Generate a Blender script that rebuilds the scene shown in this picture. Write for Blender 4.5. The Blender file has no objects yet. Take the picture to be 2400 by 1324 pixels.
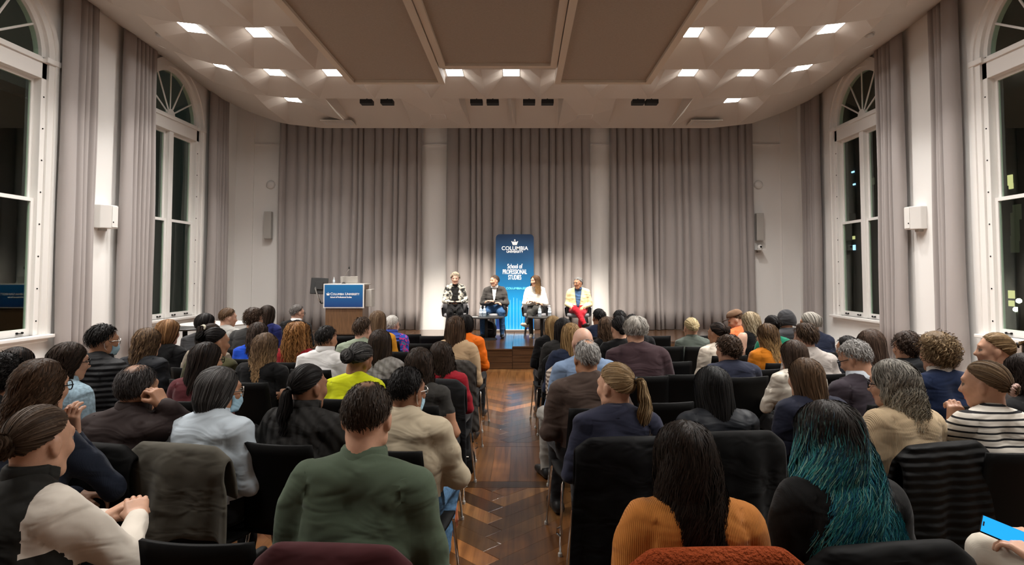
import bpy, math, random
import numpy as np
from mathutils import Vector, Matrix

# ------------------------------------------------------------------ camera, world, exposure
F_PX, PX, PY = 1400.0, 1222.0, 579.0          # focal length and principal point in a 2400x1324 frame
PITCH = math.radians(2.5)
CAM = np.array([0.10, 0.0, 1.70])
scene = bpy.context.scene
col = scene.collection
cam_data = bpy.data.cameras.new('camera')
cam_data.sensor_width = 36.0
cam_data.lens = 36.0 * F_PX / 2400.0
cam_data.shift_x = -(PX - 1200.0) / 2400.0
cam_data.shift_y = (PY - 662.0) / 2400.0
cam_data.clip_start = 0.05
cam = bpy.data.objects.new('camera', cam_data)
cam.location = CAM
cam.rotation_euler = (math.pi / 2 + PITCH, 0, 0)
col.objects.link(cam)
scene.camera = cam

world = bpy.data.worlds.new('night'); scene.world = world
world.use_nodes = True
world.node_tree.nodes['Background'].inputs[0].default_value = (0.010, 0.013, 0.012, 1)
world.node_tree.nodes['Background'].inputs[1].default_value = 0.6

vs = scene.view_settings
vs.view_transform = 'Standard'; vs.look = 'None'; vs.gamma = 1.0
vs.use_curve_mapping = False
vs.exposure = 0.35
LAMP = 32.0            # ceiling fixture emission
DOWN_W = 150.0         # downlight beam of each ceiling fixture
SPOT_W = 620.0         # stage spotlight power (each)

def at(u, v, Y):
    """point of the place that photo pixel (u, v) shows at depth Y"""
    a, b = (u - PX) / F_PX, -(v - PY) / F_PX
    c, s = math.cos(PITCH), math.sin(PITCH)
    d = np.array([a, c - b * s, s + b * c])
    return CAM + d * (Y / d[1])

# ------------------------------------------------------------------ helpers
def link(o, parent=None):
    col.objects.link(o)
    if parent is not None: o.parent = parent
    return o

def tag(o, label=None, cat=None, group=None, kind=None):
    if label: o['label'] = label
    if cat: o['category'] = cat
    if group: o['group'] = group
    if kind: o['kind'] = kind
    return o

def empty(name, loc=(0, 0, 0), rz=0.0, parent=None):
    o = bpy.data.objects.new(name, None)
    o.empty_display_size = 0.1
    o.location = loc; o.rotation_euler = (0, 0, rz)
    return link(o, parent)

def copy_tree(o, parent=None):
    c = o.copy(); link(c)
    c.parent = parent
    for ch in list(o.children): copy_tree(ch, c)
    return c

def np_mesh(name, V, Q, smooth=True, fmat=None, tris=None, vcol=None):
    """mesh from numpy vertices and quads (and triangles)"""
    V = np.asarray(V, dtype=np.float32)
    me = bpy.data.meshes.new(name)
    nq = 0 if Q is None else len(Q)
    nt = 0 if tris is None else len(tris)
    me.vertices.add(len(V)); me.vertices.foreach_set('co', V.ravel())
    parts = []
    if nq: parts.append(np.asarray(Q, dtype=np.int32).ravel())
    if nt: parts.append(np.asarray(tris, dtype=np.int32).ravel())
    li = np.concatenate(parts)
    me.loops.add(len(li)); me.loops.foreach_set('vertex_index', li)
    st = np.concatenate([np.arange(nq) * 4, nq * 4 + np.arange(nt) * 3]).astype(np.int32)
    me.polygons.add(nq + nt)
    me.polygons.foreach_set('loop_start', st)
    me.polygons.foreach_set('use_smooth', np.full(nq + nt, smooth, dtype=bool))
    if fmat is not None: me.polygons.foreach_set('material_index', np.asarray(fmat, dtype=np.int32))
    if vcol is not None:
        a = me.color_attributes.new('Col', 'FLOAT_COLOR', 'POINT')
        c4 = np.ones((len(V), 4), dtype=np.float32); c4[:, :3] = vcol
        a.data.foreach_set('color', c4.ravel())
    me.update(calc_edges=True)
    return me

class MB:
    """collects primitive shapes; build() links them as one mesh object"""
    def __init__(s): s.v = []; s.f = []
    def add(s, vs_, fs_):
        n = len(s.v); s.v += [tuple(p) for p in vs_]
        s.f += [tuple(i + n for i in f) for f in fs_]; return s
    def box(s, x0, x1, y0, y1, z0, z1, M=None):
        P = [(x0,y0,z0),(x1,y0,z0),(x1,y1,z0),(x0,y1,z0),(x0,y0,z1),(x1,y0,z1),(x1,y1,z1),(x0,y1,z1)]
        if M is not None: P = [tuple(M @ Vector(p)) for p in P]
        return s.add(P, [(0,3,2,1),(4,5,6,7),(0,1,5,4),(1,2,6,5),(2,3,7,6),(3,0,4,7)])
    def tube(s, pts, r, n=8, cap=True):
        pts = [Vector(p) for p in pts]
        rs = r if hasattr(r, '__len__') else [r] * len(pts)
        V = []; up = Vector((0.3, 0.2, 1)).normalized()
        for i, p in enumerate(pts):
            t = (pts[min(i + 1, len(pts) - 1)] - pts[max(i - 1, 0)]).normalized()
            a = t.cross(up)
            if a.length < 0.05: a = t.cross(Vector((1, 0, 0)))
            a.normalize(); b = t.cross(a)
            for k in range(n):
                q = 2 * math.pi * k / n
                V.append(p + (a * math.cos(q) + b * math.sin(q)) * rs[i])
        Fc = []
        for i in range(len(pts) - 1):
            for k in range(n):
                k2 = (k + 1) % n
                Fc.append((i*n + k, i*n + k2, (i+1)*n + k2, (i+1)*n + k))
        if cap:
            Fc.append(tuple(reversed(range(n)))); Fc.append(tuple(range((len(pts)-1)*n, len(pts)*n)))
        return s.add(V, Fc)
    def lathe(s, prof, c=(0, 0, 0), n=16, axis='z', sx=1, sy=1):
        V = []
        for r, z in prof:
            for k in range(n):
                q = 2 * math.pi * k / n
                p = (r * math.cos(q) * sx, r * math.sin(q) * sy, z)
                if axis == 'y': p = (p[0], p[2], p[1])
                if axis == 'x': p = (p[2], p[0], p[1])
                V.append((c[0] + p[0], c[1] + p[1], c[2] + p[2]))
        Fc = []
        for i in range(len(prof) - 1):
            for k in range(n):
                k2 = (k + 1) % n
                Fc.append((i*n + k, i*n + k2, (i+1)*n + k2, (i+1)*n + k))
        Fc.append(tuple(reversed(range(n)))); Fc.append(tuple(range((len(prof)-1)*n, len(prof)*n)))
        return s.add(V, Fc)
    def prism(s, poly, d, M):
        """2D polygon extruded by d along local z, placed by M"""
        n = len(poly)
        V = [tuple(M @ Vector((x, y, 0))) for x, y in poly] + [tuple(M @ Vector((x, y, d))) for x, y in poly]
        Fc = [tuple(reversed(range(n))), tuple(range(n, 2*n))]
        Fc += [(k, (k+1) % n, n + (k+1) % n, n + k) for k in range(n)]
        return s.add(V, Fc)
    def grid(s, P):
        """P[i][j] points"""
        n, m = len(P), len(P[0])
        return s.add([p for r in P for p in r],
                     [(i*m + j, i*m + j + 1, (i+1)*m + j + 1, (i+1)*m + j) for i in range(n-1) for j in range(m-1)])
    def mesh(s, name, smooth=False):
        me = bpy.data.meshes.new(name); me.from_pydata(s.v, [], s.f)
        if smooth: me.polygons.foreach_set('use_smooth', [True] * len(me.polygons))
        me.update(); return me
    def build(s, name, mat, parent=None, smooth=False, bevel=0, solid=0, sub=0):
        o = bpy.data.objects.new(name, s.mesh(name, smooth))
        if mat is not None: o.data.materials.append(mat)
        link(o, parent)
        if solid:
            m = o.modifiers.new('solid', 'SOLIDIFY'); m.thickness = solid; m.offset = 0
        if bevel:
            m = o.modifiers.new('bevel', 'BEVEL'); m.width = bevel; m.segments = 2; m.limit_method = 'ANGLE'
        if sub:
            m = o.modifiers.new('sub', 'SUBSURF'); m.levels = sub; m.render_levels = sub
        return o

# ------------------------------------------------------------------ materials
def nmat(name):
    m = bpy.data.materials.new(name); m.use_nodes = True
    nt = m.node_tree
    return m, nt, nt.nodes['Principled BSDF']

def basic(name, c, rough=0.6, metal=0.0, spec=0.5, coat=0.0, bump=0.0, bscale=60.0, var=0.0, vscale=4.0, sheen=0.0, subs=0.0):
    m, nt, b = nmat(name)
    b.inputs['Base Color'].default_value = (*c, 1)
    b.inputs['Roughness'].default_value = rough
    b.inputs['Metallic'].default_value = metal
    b.inputs['Specular IOR Level'].default_value = spec
    b.inputs['Coat Weight'].default_value = coat
    b.inputs['Sheen Weight'].default_value = sheen
    if subs:
        b.inputs['Subsurface Weight'].default_value = subs
        b.inputs['Subsurface Radius'].default_value = (0.6, 0.25, 0.15)
        b.inputs['Subsurface Scale'].default_value = 0.008
    if bump or var:
        tc = nt.nodes.new('ShaderNodeTexCoord')
    if bump:
        n = nt.nodes.new('ShaderNodeTexNoise'); n.inputs['Scale'].default_value = bscale; n.inputs['Detail'].default_value = 3
        nt.links.new(tc.outputs['Object'], n.inputs['Vector'])
        bp = nt.nodes.new('ShaderNodeBump'); bp.inputs['Strength'].default_value = bump; bp.inputs['Distance'].default_value = 0.01
        nt.links.new(n.outputs['Fac'], bp.inputs['Height']); nt.links.new(bp.outputs['Normal'], b.inputs['Normal'])
    if var:
        n2 = nt.nodes.new('ShaderNodeTexNoise'); n2.inputs['Scale'].default_value = vscale; n2.inputs['Detail'].default_value = 4
        nt.links.new(tc.outputs['Object'], n2.inputs['Vector'])
        rp = nt.nodes.new('ShaderNodeValToRGB')
        rp.color_ramp.elements[0].position = 0.3; rp.color_ramp.elements[1].position = 0.7
        rp.color_ramp.elements[0].color = (*[x * (1 - var) for x in c], 1)
        rp.color_ramp.elements[1].color = (*[min(1, x * (1 + var)) for x in c], 1)
        nt.links.new(n2.outputs['Fac'], rp.inputs['Fac']); nt.links.new(rp.outputs['Color'], b.inputs['Base Color'])
    return m

def emit(name, c, strength):
    m = bpy.data.materials.new(name); m.use_nodes = True
    nt = m.node_tree; nt.nodes.clear()
    e = nt.nodes.new('ShaderNodeEmission'); e.inputs[0].default_value = (*c, 1); e.inputs[1].default_value = strength
    o = nt.nodes.new('ShaderNodeOutputMaterial'); nt.links.new(e.outputs[0], o.inputs[0])
    return m

M = {}
M['wall'] = basic('wall_paint', (0.78, 0.765, 0.74), 0.75, bump=0.05, bscale=120)
M['trim'] = basic('trim_paint', (0.74, 0.72, 0.69), 0.45)
M['ceil'] = basic('ceiling_plaster', (0.48, 0.425, 0.37), 0.8, bump=0.06, bscale=200)
M['panel_fab'] = basic('panel_fabric', (0.30, 0.24, 0.19), 0.95, bump=0.25, bscale=300, var=0.06, vscale=40)
M['panel_frame'] = basic('panel_frame', (0.50, 0.42, 0.33), 0.7)
M['curtain'] = basic('curtain_cloth', (0.325, 0.293, 0.280), 0.92, bump=0.12, bscale=220, sheen=0.15)
M['black'] = basic('black_plastic', (0.004, 0.004, 0.004), 0.6, spec=0.12)
M['matte_black'] = basic('matte_black', (0.010, 0.010, 0.010), 0.7)
M['chrome'] = basic('chrome', (0.75, 0.74, 0.72), 0.12, metal=1.0)
M['steel'] = basic('brushed_steel', (0.55, 0.54, 0.52), 0.35, metal=1.0)
M['white_pl'] = basic('white_plastic', (0.72, 0.70, 0.67), 0.4)
M['grey_pl'] = basic('grey_plastic', (0.42, 0.40, 0.37), 0.45)
M['lamp'] = emit('lamp_diffuser', (1.0, 0.97, 0.93), LAMP)
M['spot_lens'] = emit('spot_lens', (1.0, 0.9, 0.75), 3.0)
M['lamp_off'] = basic('lamp_off', (0.62, 0.57, 0.50), 0.5)
M['white_paint'] = basic('white_print', (0.85, 0.85, 0.85), 0.6)

def glass_mat(name, tint=(0.85, 0.95, 0.88), refl=1.0):
    m = bpy.data.materials.new(name); m.use_nodes = True
    nt = m.node_tree; nt.nodes.clear()
    tr = nt.nodes.new('ShaderNodeBsdfTransparent'); tr.inputs[0].default_value = (*tint, 1)
    gl = nt.nodes.new('ShaderNodeBsdfGlossy'); gl.inputs['Roughness'].default_value = 0.01; gl.inputs[0].default_value = (0.9, 1.0, 0.93, 1)
    fr = nt.nodes.new('ShaderNodeFresnel'); fr.inputs[0].default_value = 1.52
    mu = nt.nodes.new('ShaderNodeMath'); mu.operation = 'MULTIPLY'; mu.inputs[1].default_value = refl; mu.use_clamp = True
    ge = nt.nodes.new('ShaderNodeNewGeometry'); fm = nt.nodes.new('ShaderNodeMath'); fm.operation = 'SUBTRACT'; fm.inputs[0].default_value = 1.0; fm.use_clamp = True
    nt.links.new(ge.outputs['Backfacing'], fm.inputs[1])
    f2 = nt.nodes.new('ShaderNodeMath'); f2.operation = 'MULTIPLY'; nt.links.new(fr.outputs[0], f2.inputs[0]); nt.links.new(fm.outputs[0], f2.inputs[1])
    nt.links.new(f2.outputs[0], mu.inputs[0])
    mx = nt.nodes.new('ShaderNodeMixShader'); nt.links.new(mu.outputs[0], mx.inputs[0])
    nt.links.new(tr.outputs[0], mx.inputs[1]); nt.links.new(gl.outputs[0], mx.inputs[2])
    o = nt.nodes.new('ShaderNodeOutputMaterial'); nt.links.new(mx.outputs[0], o.inputs[0])
    return m
M['glass'] = glass_mat('window_glass', refl=1.6)
M['clear'] = glass_mat('clear_plastic', (0.93, 0.96, 0.98), 1.2)
_m, _nt, _b = nmat('bottle_plastic'); _b.inputs['Base Color'].default_value = (0.80, 0.88, 0.94, 1); _b.inputs['Roughness'].default_value = 0.12; _b.inputs['Transmission Weight'].default_value = 0.55; _b.inputs['IOR'].default_value = 1.2
M['bottle'] = _m

def wood_mat(name, c1, c2, rough=0.2, coat=0.5, grain=(30, 1.2, 8), attr=True):
    m, nt, b = nmat(name)
    tc = nt.nodes.new('ShaderNodeTexCoord'); mp = nt.nodes.new('ShaderNodeMapping')
    mp.inputs['Scale'].default_value = grain
    nt.links.new(tc.outputs['Generated' if False else 'UV' if False else 'Object'], mp.inputs['Vector'])
    n = nt.nodes.new('ShaderNodeTexNoise'); n.inputs['Scale'].default_value = 1.0; n.inputs['Detail'].default_value = 6; n.inputs['Distortion'].default_value = 0.6
    nt.links.new(mp.outputs[0], n.inputs['Vector'])
    rp = nt.nodes.new('ShaderNodeValToRGB')
    rp.color_ramp.elements[0].position = 0.3; rp.color_ramp.elements[1].position = 0.72
    rp.color_ramp.elements[0].color = (*c1, 1); rp.color_ramp.elements[1].color = (*c2, 1)
    nt.links.new(n.outputs['Fac'], rp.inputs['Fac'])
    out = rp.outputs['Color']
    if attr:
        at_ = nt.nodes.new('ShaderNodeAttribute'); at_.attribute_name = 'Col'
        mx = nt.nodes.new('ShaderNodeMix'); mx.data_type = 'RGBA'; mx.blend_type = 'MULTIPLY'; mx.inputs[0].default_value = 1
        nt.links.new(out, mx.inputs[6]); nt.links.new(at_.outputs['Color'], mx.inputs[7]); out = mx.outputs[2]
    nt.links.new(out, b.inputs['Base Color'])
    b.inputs['Roughness'].default_value = rough; b.inputs['Coat Weight'].default_value = coat; b.inputs['Coat Roughness'].default_value = 0.12
    return m
M['floor_wood'] = wood_mat('floor_wood', (0.11, 0.044, 0.013), (0.26, 0.115, 0.036), 0.28, 0.35)
M['stage_wood'] = wood_mat('stage_wood', (0.045, 0.022, 0.010), (0.085, 0.042, 0.020), 0.25, 0.4, (2, 40, 40), attr=False)
M['lectern_wood'] = wood_mat('lectern_wood', (0.10, 0.05, 0.022), (0.17, 0.088, 0.04), 0.4, 0.1, (40, 40, 4), attr=False)
# ------------------------------------------------------------------ room shell
RX, YB, YF, ZT = 6.8, 14.4, -3.2, 6.5       # half width, stage wall, rear wall, slab
WIN_Y = (7.62, 11.72); WIN_R = 0.95; SILL = 0.82; SPRING = 4.82

def side_wall(sgn, name):
    x = sgn * RX
    mb = MB()
    def q(y0, y1, z0, z1): mb.add([(x,y0,z0),(x,y1,z0),(x,y1,z1),(x,y0,z1)], [(0,1,2,3)])
    edges = [YF] + [e for c in WIN_Y for e in (c - WIN_R, c + WIN_R)] + [YB]
    for i in range(0, len(edges), 2): q(edges[i], edges[i+1], 0, ZT)
    dx = sgn * 0.16
    for c in WIN_Y:
        y0, y1 = c - WIN_R, c + WIN_R
        q(y0, y1, 0, SILL)
        n = 24; arc = [(c - WIN_R * math.cos(math.pi * k / n), SPRING + WIN_R * math.sin(math.pi * k / n)) for k in range(n + 1)]
        for (a, za), (b, zb) in zip(arc, arc[1:]):
            mb.add([(x,a,za),(x,b,zb),(x,b,ZT),(x,a,ZT)], [(0,1,2,3)])
            mb.add([(x,a,za),(x,b,zb),(x+dx,b,zb),(x+dx,a,za)], [(0,1,2,3)])
        for yy in (y0, y1): mb.add([(x,yy,SILL),(x,yy,SPRING),(x+dx,yy,SPRING),(x+dx,yy,SILL)], [(0,1,2,3)])
        mb.add([(x,y0,SILL),(x,y1,SILL),(x+dx,y1,SILL),(x+dx,y0,SILL)], [(0,1,2,3)])
    o = mb.build(name, M['wall']); tag(o, kind='structure'); return o
side_wall(-1, 'wall_left'); side_wall(1, 'wall_right')
o = MB().box(-RX, RX, YB, YB + 0.15, 0, ZT).build('wall_back', M['wall']); tag(o, kind='structure')
# shallow panel rail on the stage wall
for k, (a, b) in enumerate(((-RX, -5.75), (-2.3, -1.72), (1.76, 2.22), (5.7, RX))):
    MB().box(a, b, YB - 0.03, YB, 4.80, 4.835).build('panel_rail', M['wall'], o)
for s in (-1, 1):
    MB().box(min(s*RX, s*(RX-0.42)), max(s*RX, s*(RX-0.42)), YB - 0.05, YB, 0, ZT).build('corner_pilaster', M['wall'], o)
o = MB().box(-RX, RX, YF - 0.15, YF, 0, ZT).build('wall_front', M['curtain']); tag(o, kind='structure')  # unseen rear wall; darker curtain cloth put on it to cut bounced fill light
o = MB().box(-RX - 0.2, RX + 0.2, YF - 0.2, YB + 0.2, ZT, ZT + 0.12).build('ceiling_slab', M['wall']); tag(o, 'plain roof slab above the faceted ceiling', kind='structure')
for s, nm in ((-1, 'baseboard_left'), (1, 'baseboard_right')):
    o = MB().box(min(s*RX, s*(RX-0.30)), max(s*RX, s*(RX-0.30)), YF, YB, 0, 0.20).build(nm, M['trim'], bevel=0.012); tag(o, kind='structure')

# windows ------------------------------------------------------------
def window(idx, sgn, yc):
    w = empty('window_%d' % idx, (sgn * RX, yc, SILL)); tag(w, kind='structure')
    def bx(mb, a, b, z0, z1, d0=0.05, d1=0.13):
        xs = sorted((sgn * d0, sgn * d1)); return mb.box(xs[0], xs[1], a, b, z0, z1)
    H = SPRING - SILL            # springing above the sill
    zt = H - 0.32                # head of the sashes
    zm = 1.95                    # meeting rail
    # jambs, mullion and transom
    for a, b in ((-0.95, -0.86), (0.86, 0.95)): bx(MB(), a, b, 0, H, 0.0, 0.15).build('jamb', M['trim'], w, bevel=0.006)
    bx(MB(), -0.07, 0.07, 0, zt, 0.02, 0.14).build('mullion', M['trim'], w, bevel=0.006)
    t = bx(MB(), -0.95, 0.95, zt, H, 0.0, 0.15); bx(t, -0.95, 0.95, H - 0.09, H - 0.03, -0.03, 0.02)
    t.build('transom', M['trim'], w, bevel=0.006)
    for c in (-0.465, 0.465):
        for lo in (0, 1):
            z0, z1 = (0.0, zm) if lo else (zm - 0.04, zt)
            d = 0.05 if lo else 0.10
            m = MB(); hw = 0.395; r = 0.055
            bx(m, c - hw, c - hw + r, z0, z1, d, d + 0.04); bx(m, c + hw - r, c + hw, z0, z1, d, d + 0.04)
            bx(m, c - hw + r, c + hw - r, z0, z0 + (0.10 if lo else 0.05), d, d + 0.04); bx(m, c - hw + r, c + hw - r, z1 - 0.05, z1, d, d + 0.04)
            so = m.build('sash', M['trim'], w)
            p = MB(); bx(p, c - hw + r, c + hw - r, z0 + 0.04, z1 - 0.04, d + 0.016, d + 0.022)
            p.build('pane', M['glass'], so)
            if lo:
                h = MB()
                for q in (-0.22, 0.22):
                    for dq in (-0.045, 0.045): h.lathe([(0.014, 0), (0.014, sgn * -0.02)], (sgn * d, c + q + dq, 0.05), 8, 'x')
                    xs = sorted((sgn * (d - 0.015), sgn * (d - 0.005))); h.box(xs[0], xs[1], c + q - 0.045, c + q + 0.045, 0.043, 0.052)
                h.build('sash_lift', M['black'], so)
    b = MB()
    for a in (-0.905, 0.905):
        for k in range(8): b.lathe([(0.011, 0), (0.011, -sgn * 0.006)], (0, a, 0.2 + k * 0.46), 8, 'x')
    b.build('bolt', M['black'], w)
    # fanlight
    f = empty('fanlight', (0, 0, H), 0, w)
    m = MB(); n = 24; P = []
    for k in range(n + 1):
        q = math.pi * k / n; cy, cz = math.cos(q), math.sin(q)
        P.append([(sgn*0.02, 0.95*cy, 0.95*cz), (sgn*0.14, 0.95*cy, 0.95*cz), (sgn*0.14, 0.87*cy, 0.87*cz), (sgn*0.02, 0.87*cy, 0.87*cz), (sgn*0.02, 0.95*cy, 0.95*cz)])
    m.grid(P); m.build('arch_frame', M['trim'], f)
    for k in range(1, 6):
        q = math.pi * k / 6
        MB().tube([(sgn*0.07, 0.10*math.cos(q), 0.10*math.sin(q)), (sgn*0.07, 0.89*math.cos(q), 0.89*math.sin(q))], 0.017, 6).build('spoke', M['trim'], f)
    MB().lathe([(0.13, sgn*0.04), (0.13, sgn*0.10)], (0, 0, 0), 20, 'x').build('hub', M['trim'], f)
    for k in range(6):
        q0, q1 = math.pi*k/6 + 0.02, math.pi*(k+1)/6 - 0.02
        poly = [(0.12*math.cos(q0), 0.12*math.sin(q0))] + [(0.88*math.cos(q0+(q1-q0)*j/5), 0.88*math.sin(q0+(q1-q0)*j/5)) for j in range(6)] + [(0.12*math.cos(q1), 0.12*math.sin(q1))]
        MB().add([(sgn*0.07, a, b_) for a, b_ in poly], [tuple(range(len(poly)))]).build('pane', M['glass'], f, solid=0.005)
    # architrave on the wall and sill board
    m = MB(); P = []
    path = [(-1.0, -0.02), (-1.0, H)] + [(-math.cos(math.pi*k/24)*1.0, H + math.sin(math.pi*k/24)*1.0) for k in range(1, 24)] + [(1.0, H), (1.0, -0.02)]
    for (a, z) in path:
        if z <= H: ny, nz = (-1 if a < 0 else 1), 0
        else: ny, nz = a, z - H
        def pt(o_, d_): return (-sgn*d_, a + ny*o_, z + nz*o_)
        P.append([pt(-0.05, 0.0), pt(-0.05, 0.03), pt(0.05, 0.03), pt(0.055, 0.05), pt(0.12, 0.05), pt(0.13, 0.0)])
    m.grid(P); m.build('architrave', M['trim'], w)
    m = MB(); bx(m, -1.12, 1.12, -0.05, 0.0, -0.12, 0.15); bx(m, -1.06, 1.06, -0.10, -0.05, -0.06, 0.02)
    m.build('sill', M['trim'], w, bevel=0.01)
    for a in (-1.01, 1.01):
        xs = sorted((-sgn*0.065, 0.0)); MB().box(xs[0], xs[1], a - 0.13, a + 0.13, H - 0.08, H).build('impost', M['trim'], w, bevel=0.008)
k = 1
for sgn in (-1, 1):
    for yc in WIN_Y: window(k, sgn, yc); k += 1

# night outside: a ground plane, buildings with a few lit windows, street lamps
M['night_wall'] = basic('night_masonry', (0.05, 0.06, 0.05), 0.9)
M['lit_window'] = emit('lit_window', (1.0, 0.85, 0.40), 0.7)
M['lit_window2'] = emit('lit_window_blue', (0.35, 0.6, 1.0), 2.0)
M['lit_window3'] = emit('lit_window_dim', (0.75, 0.72, 0.45), 0.03)
M['street_bulb'] = emit('street_bulb', (1.0, 0.95, 0.7), 40.0)
o = MB().box(-70, 70, -30, 90, -6.3, -6.2).build('ground_outside', M['night_wall']); tag(o, kind='structure')
bR = empty('apartment_building', (26, 22, -6.2))
MB().box(0, 10, -12, 30, 0, 24).build('wall', M['night_wall'], bR)
rng = random.Random(4)
def lit(y, z, mat, w=0.7, h=1.2): 
    MB().box(-0.06, 0, y - w/2, y + w/2, z - h/2, z + h/2).build('window', M[mat], bR, bevel=0)
def lit_px(u, v, mat, w, h):
    a = at(u, v, 10.0); d = (a - CAM); t = (26 - CAM[0]) / d[0]; p = CAM + d * t
    lit(p[1] - 22, p[2] + 6.2, mat, w, h)
for u, v, mt, w, h in ((2369, 422, 'lit_window', 0.30, 0.55), (2371, 436, 'lit_window', 0.25, 0.3), (2000, 403, 'lit_window2', 0.35, 0.12), (2003, 432, 'lit_window2', 0.3, 0.12),
                       (2002, 557, 'lit_window', 0.3, 0.25), (2003, 580, 'lit_window2', 0.3, 0.4), (2372, 690, 'lit_window', 0.38, 0.42), (2372, 711, 'lit_window', 0.34, 0.3),
                       (2046, 425, 'lit_window3', 0.5, 0.5), (2380, 520, 'lit_window3', 0.5, 1.0), (2381, 545, 'lit_window3', 0.5, 0.9), (2380, 572, 'lit_window3', 0.5, 0.9), (2385, 497, 'lit_window3', 0.5, 0.8)):
    lit_px(u, v, mt, w, h)
tag(bR, 'dark apartment building with a few lit windows beyond the right windows', 'building')
def street_lamp(u, v, lab):
    a = at(u, v, 10.0); d = a - CAM; t = (20 - CAM[0]) / d[0]; p = CAM + d * t
    s = empty('street_lamp', (p[0], p[1], -6.2))
    MB().tube([(0,0,0), (0,0,p[2] + 6.1)], 0.05, 8).build('pole', M['matte_black'], s)
    MB().lathe([(0.02, -0.09), (0.09, -0.05), (0.10, 0.02), (0.05, 0.09)], (0,0,p[2] + 6.2), 12).build('globe', M['street_bulb'], s, smooth=True)
    tag(s, lab, 'street lamp', 'street lamps outside')
street_lamp(2388, 705, 'upper glowing street lamp outside the right foreground window')
street_lamp(2381, 725, 'lower glowing street lamp outside the right foreground window')
bL = empty('dark_building', (-40, 22, -6.2))
MB().box(-10, 0, -25, 40, 0, 22).build('wall', M['night_wall'], bL)
MB().box(-10.5, 0.6, -25.5, 40.5, 22, 22.6).build('roof', M['night_wall'], bL)
tag(bL, 'unlit dark building beyond the left windows', 'building')

# ------------------------------------------------------------------ floor: separate boards in the aisle, the rest joined
fl = MB().box(-RX, RX, YF, YB, -0.12, -0.012).build('floor', M['matte_black']); tag(fl, kind='structure')
rng = random.Random(11)
boards = []        # (centre x, centre y, length, width, angle)
def straight(x0, x1, y0, y1, w, along_y=True):
    if along_y:
        n = max(1, round((x1 - x0) / w)); ww = (x1 - x0) / n
        for i in range(n): boards.append((x0 + (i + .5) * ww, (y0 + y1) / 2, y1 - y0, ww, math.pi / 2))
    else:
        n = max(1, round((y1 - y0) / w)); ww = (y1 - y0) / n; nx = max(1, round((x1 - x0) / 1.9)); lx = (x1 - x0) / nx
        for i in range(n):
            for j in range(nx): boards.append((x0 + (j + .5) * lx, y0 + (i + .5) * ww, lx, ww, 0.0))
cells = []
def herringbone(xc, y0, y1, w=0.142, n=6):
    """interlocking boards at 45 degrees, clipped to the field"""
    L = n * w; c = math.sqrt(0.5)
    R = lambda x, y: (xc + (x - y) * c, y0 + (x + y) * c)
    mm = int((y1 - y0) / (w * math.sqrt(2))) + 2 * n + 4
    for t in range(-7, 8):
        for m in range(-2 * n - 2, mm):
            ox, oy = m * w + t * L, m * w - t * L
            for (x0_, y0_, x1_, y1_) in ((ox, oy, ox + L, oy + w), (ox, oy + w, ox + w, oy + w + L)):
                P = [R(x0_, y0_), R(x1_, y0_), R(x1_, y1_), R(x0_, y1_)]
                if max(p[0] for p in P) < -RX or min(p[0] for p in P) > RX: continue
                if max(p[1] for p in P) < y0 or min(p[1] for p in P) > y1: continue
                cells.append((P, y0, y1))
def clip(poly, y0, y1):
    def cut(P, f, inter):
        out = []
        for i in range(len(P)):
            a, b = P[i], P[(i + 1) % len(P)]
            fa, fb = f(a), f(b)
            if fa >= 0: out.append(a)
            if (fa >= 0) != (fb >= 0):
                t = fa / (fa - fb); out.append((a[0] + (b[0]-a[0])*t, a[1] + (b[1]-a[1])*t))
        return out
    P = cut(poly, lambda p: p[1] - y0, None)
    if len(P) >= 3: P = cut(P, lambda p: p[0] + RX, None)
    if len(P) >= 3: P = cut(P, lambda p: RX - p[0], None)
    if len(P) >= 3: P = cut(P, lambda p: y1 - p[1], None)
    return P
Y0s = [(-3.2, 1.45), (1.62, 4.82), (6.08, 9.28), (10.5, 14.4)]
for (a, b) in Y0s:
    herringbone(-0.03, a, b)
straight(-RX, RX, 4.96, 5.94, 0.155); straight(-RX, RX, 9.42, 10.36, 0.155)
for a in (1.45, 1.535): straight(-RX, RX, a, a + 0.085, 0.085, False)
straight(-RX, RX, 4.82, 4.96, 0.14, False); straight(-RX, RX, 5.94, 6.08, 0.14, False)
straight(-RX, RX, 9.28, 9.42, 0.14, False); straight(-RX, RX, 10.36, 10.5, 0.14, False)
polys = []
for (cx, cy, L, w, ang) in boards:
    c, s = math.cos(ang), math.sin(ang)
    polys.append([(cx + c*dx - s*dy, cy + s*dx + c*dy) for dx, dy in ((-L/2,-w/2),(L/2,-w/2),(L/2,w/2),(-L/2,w/2))])
for p, a, b in cells:
    q = clip(p, a, b)
    if len(q) >= 3: polys.append(q)
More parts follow.
